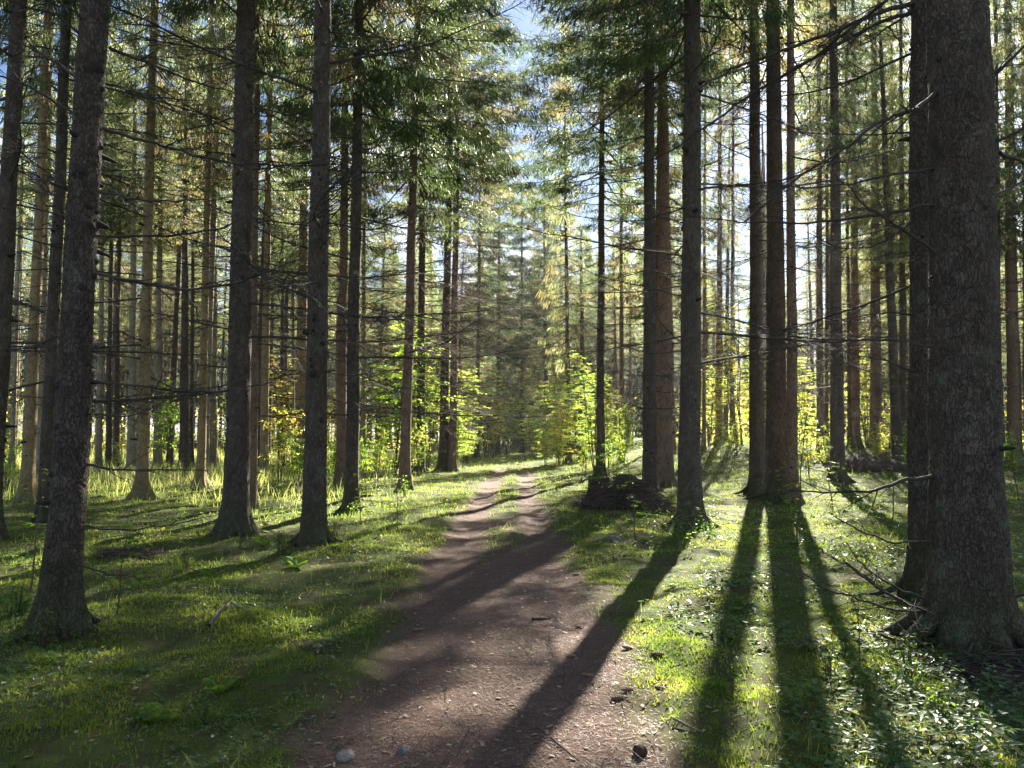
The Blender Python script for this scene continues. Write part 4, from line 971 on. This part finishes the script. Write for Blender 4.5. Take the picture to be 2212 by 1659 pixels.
def stump():
    p = G(1294, 1098); r = np.random.RandomState(4); mb = MB(); s = 30; zz = np.linspace(-.2, .86, 14); a = np.arange(s) / s * 6.283
    Z, A = np.meshgrid(zz, a, indexing='ij'); top = .56 + .10 * np.cos(A * 2 + 1) + .05 * np.cos(A * 7)
    Zc = np.minimum(Z, top); rr = .25 * (1 + .5 * np.exp(-np.clip(Zc, 0, 1) / .18) * (1 + .5 * np.cos(4 * A)) + .12 * (vnoise(A * 3, Z * 5, 3) - .5)) * (1 - .12 * Zc)
    V = np.stack([rr * np.cos(A), rr * np.sin(A), Zc], -1).reshape(-1, 3); i = np.arange(13)[:, None] * s; j = np.arange(s)[None]; j2 = (j + 1) % s
    mb.add(V, np.stack([i + j, i + j2, i + s + j2, i + s + j], -1).reshape(-1, 4), 0)
    tp = V[-s:]; c = tp.mean(0) + np.array([0, 0, -.05]); mb.add(np.vstack([tp, c]), [[k, (k + 1) % s, s] for k in range(s)], 1)
    root = link('tree_stump', None, loc=p); tag(root, 'old broken stump with mossy top rising from the brush pile right of the track', 'stump')
    link('stump_wood', mb.mesh('stump_wood', [M['bark_dark'], M['earth']]), root)
    cap = rock_mesh(9, .24, .24, .07, 'mosscap', 'moss_cap'); link('moss_cap', cap, root, (0, 0, .60))
stump()
def boulder(px, py, sx, sy, sz, label, seed, moss=True, lift=.5, name='boulder', mat='stone'):
    p = G(px, py); me = rock_mesh(seed, sx, sy, sz, 'mosscap' if moss else mat, 'rock'); p.z += sz * lift
    root = link(name, None, loc=p, rot=Quaternion((0, 0, 1), seed)); tag(root, label, 'boulder' if sx > .12 else 'stone'); link('rock', me, root)
    if moss: link('moss_cover', fuzz_on(me, 5000, .03, seed, 'moss', 'moss_cover'), root)
boulder(1352, 1092, .36, .32, .34, 'rounded boulder under thick green moss beside the stump', 2, True, 1.0)
boulder(1327, 1170, .085, .07, .06, 'grey stone sitting on the right edge of the track', 3, False, .4, 'stone')
boulder(870, 1625, .034, .03, .03, 'small round grey stone on the near left of the track', 4, False, .1, 'stone')
boulder(745, 1640, .07, .05, .02, 'flat pale stone half buried at the bottom of the photo', 5, False, .2, 'stone')
boulder(1362, 1060, .5, .4, .3, 'low mossy hummock behind the brush pile', 6, True, .1)
def brush(px, py, w, d, h, n, label, seed, mat='twig_brown'):
    r = np.random.RandomState(seed); mb = MB(); p = G(px, py)
    # earthy core
    core = MB(); seg, rings = 30, 10
    for _ in range(n):
        q = r.rand(2) * 2 - 1
        if q[0] ** 2 + q[1] ** 2 > 1: continue
        hh = h * (1 - (q[0] ** 2 + q[1] ** 2)) * r.rand() + .02; a = r.rand() * 6.28; L = .25 + .6 * r.rand(); e = (r.rand() - .4) * .6
        c = np.array([q[0] * w / 2, q[1] * d / 2, hh]); dr = np.array([math.cos(a), math.sin(a) * .7, e])
        P = [c - dr * L / 2, c + (r.rand(3) - .5) * .08, c + dr * L / 2 - np.array([0, 0, .06])]; P[0][2] = max(P[0][2], -.02); k = .004 + .009 * r.rand() ** 3
        tube(mb, P, [k, k * .8, k * .4], 4, 0)
    root = link('brush_pile', None, loc=p); tag(root, label, 'brush pile')
    o = link('twigs', mb.mesh('twigs', [M[mat]]), root); o['kind'] = 'stuff'
    link('earth_mound', rock_mesh(seed, w * .46, d * .46, h * .62, 'earth', 'earth_mound'), root, (0, 0, .0))
brush(1345, 1098, 2.0, 1.1, .72, 1500, 'dark heap of twigs and earth round the stump right of the track', 21, 'twig_brown')
brush(1880, 1018, 2.8, 1.5, .8, 900, 'brown brush heap in the shade beyond the dark bluish trunk', 22)
brush(425, 975, 6.0, 2.0, 1.4, 600, 'long reddish heap of branches far back in the left clearing', 23)
brush(265, 1200, .55, .3, .06, 150, 'small patch of rusty dead twigs right of the nearest left trunk', 24)
brush(2190, 1475, 1.0, .7, .16, 340, 'dark twig litter banked against the foot of the thickest trunk', 25, 'twig')
def cone_mesh():
    mb = MB(); n = 16; s = 10
    zz = np.linspace(0, 1, n); rad = .014 * np.sin(np.pi * (.1 + .85 * zz)) ** .6
    a = np.arange(s) / s * 6.283; Z, A = np.meshgrid(zz, a, indexing='ij'); i_ = np.arange(n)[:, None]
    rr = rad[:, None] * (1 + .22 * ((i_ + (np.arange(s)[None] % 2)) % 2)); V = np.stack([(Z - .5) * .10, rr * np.cos(A), rr * np.sin(A)], -1).reshape(-1, 3)
    i = np.arange(n - 1)[:, None] * s; j = np.arange(s)[None]; j2 = (j + 1) % s
    mb.add(V, np.stack([i + j, i + j2, i + s + j2, i + s + j], -1).reshape(-1, 4), 0, smooth=False)
    mb.add(np.vstack([V[:s], [[-.052, 0, 0]]]), [[(k + 1) % s, k, s] for k in range(s)], 0); mb.add(np.vstack([V[-s:], [[.052, 0, 0]]]), [[k, (k + 1) % s, s] for k in range(s)], 0)
    return mb.mesh('spruce_cone', [M['cone']])
CM = cone_mesh()
for k, (x, y, az, s, lab) in enumerate([(1337, 1513, .15, 1.05, 'pale long spruce cone, lower of the two lying together on the track'), (1357, 1495, .1, .9, 'spruce cone, upper of the two lying together on the track'),
        (1354, 1405, -.6, .85, 'pale spruce cone lying above the pair, beside the long shadow'), (1252, 1358, -.25, .8, 'dark spruce cone at the left rim of the long shadow'), (1420, 1418, -.2, 1.0, 'dark spruce cone on the right track edge'),
        (1234, 1424, .2, .8, 'dark spruce cone inside the long shadow'), (1270, 1466, -.5, .9, 'dark spruce cone at the lower right rim of the long shadow'), (1262, 1230, .0, 1.2, 'spruce cone on the right track edge near the grey stone'),
        (1245, 1243, .1, 1.0, 'spruce cone below the one near the grey stone'), (1148, 1163, 0, 1.2, 'spruce cone in the middle of the shaded track'), (905, 1366, .3, .9, 'spruce cone on the left half of the track'),
        (1425, 1492, -.6, .9, 'spruce cone in the needles right of the two lying together')]):
    p = G(x, y); p.z += .012
    o = link('spruce_cone', CM, loc=p, rot=Quaternion((0, 0, 1), az), scl=(s, s, s)); tag(o, lab, 'cone', 'cones lying on the track')
p = G(1382, 1632); p.z += .02
tag(link('earth_clod', rock_mesh(41, .036, .034, .036, 'earth', 'earth_clod'), loc=p), 'round dark clod at the bottom of the photo right of centre', 'clod')
def stick(pts, r0, label, seed, mat='wood', name='fallen_stick'):
    W = [G(x, y) for x, y, _ in pts]; W = np.array([[w.x, w.y, w.z + z] for w, (_, _, z) in zip(W, pts)]); mb = MB(); c = W[0].copy()
    n = 4 * (len(W) - 1) + 1; t = np.linspace(0, len(W) - 1, n); Q = np.stack([np.interp(t, np.arange(len(W)), W[:, k]) for k in range(3)], -1) - c
    tube(mb, Q, np.linspace(r0, r0 * .4, n), 7, 0, cap=True); side_twigs(mb, np.random.RandomState(seed), Q, r0, 4, .15, 0, False)
    o = link(name, mb.mesh(name, [M[mat]]), loc=c); tag(o, label, 'stick')
stick([(452, 1365, .03), (470, 1335, .05), (500, 1318, .06), (535, 1330, .03)], .016, 'curved grey stick lying in the moss left of the track', 1)
stick([(458, 1350, .02), (478, 1345, .10), (507, 1342, .24)], .011, 'short stick pointing up beside the curved grey one', 2)
stick([(1150, 1343, .01), (1190, 1342, .01)], .014, 'short piece of dark bark lying across the track', 3, 'bark_dark', 'bark_piece')
stick([(1455, 1570, .02), (1490, 1583, .02), (1520, 1592, .02)], .009, 'pale stick in the leaves right of the near track', 4)
stick([(1880, 1370, .02), (1960, 1392, .03), (2010, 1402, .03)], .010, 'long thin stick left of the thickest trunk foot', 5)
stick([(215, 1175, .05), (300, 1165, .08), (420, 1168, .04)], .010, 'long thin stick in the moss right of the nearest left trunk', 6)
stick([(1190, 1600, .01), (1250, 1650, .015)], .007, 'thin dark twig on the near track', 7, 'twig', 'fallen_stick')
stick([(1390, 1110, .03), (1440, 1118, .05), (1480, 1122, .02)], .012, 'dark stick between the brush pile and the knotty trunk', 8, 'twig')
def mushroom(px, py, s, label):
    p = G(px, py); root = link('mushroom', None, loc=p, scl=(s, s, s)); tag(root, label, 'mushroom')
    m1 = MB(); tube(m1, [[0, 0, -.01], [.002, 0, .025], [0, 0, .05]], [.009, .007, .007], 10); link('mushroom_stem', m1.mesh('mushroom_stem', [M['mushstem']]), root)
    m2 = MB(); zz = [.046, .044, .05, .058, .063, .066]; rr = [.008, .03, .034, .026, .013, .001]; tube(m2, [[0, 0, z] for z in zz], rr, 16)
    link('mushroom_cap', m2.mesh('mushroom_cap', [M['mush']]), root)
mushroom(686, 1412, 1.0, 'small brown mushroom in the moss at the left track edge')

print('objects', len(bpy.data.objects), 'far', len(far), 'polys', sum(len(m.polygons) for m in bpy.data.meshes))

# ------------------------------------------------------------------ the air between the trees
def haze():
    mb = MB(); x0, x1, y0, y1, z0, z1 = -150, 150, -20, 1300, -2.2, 34
    V = [[x, y, z] for z in (z0, z1) for y in (y0, y1) for x in (x0, x1)]
    mb.add(V, [[0, 2, 3, 1], [4, 5, 7, 6], [0, 1, 5, 4], [2, 6, 7, 3], [0, 4, 6, 2], [1, 3, 7, 5]], smooth=False)
    m, n, l, b = nmat('haze'); n.remove(b); v = n.new('ShaderNodeVolumePrincipled'); v.inputs['Color'].default_value = (.93, .96, 1, 1)
    v.inputs['Density'].default_value = .00025; v.inputs['Anisotropy'].default_value = .6
    l.new(v.outputs[0], n['Material Output'].inputs['Volume'])
    o = link('haze', mb.mesh('haze', [m])); tag(o, 'thin pale haze between the trees', 'haze', kind='stuff')
haze()
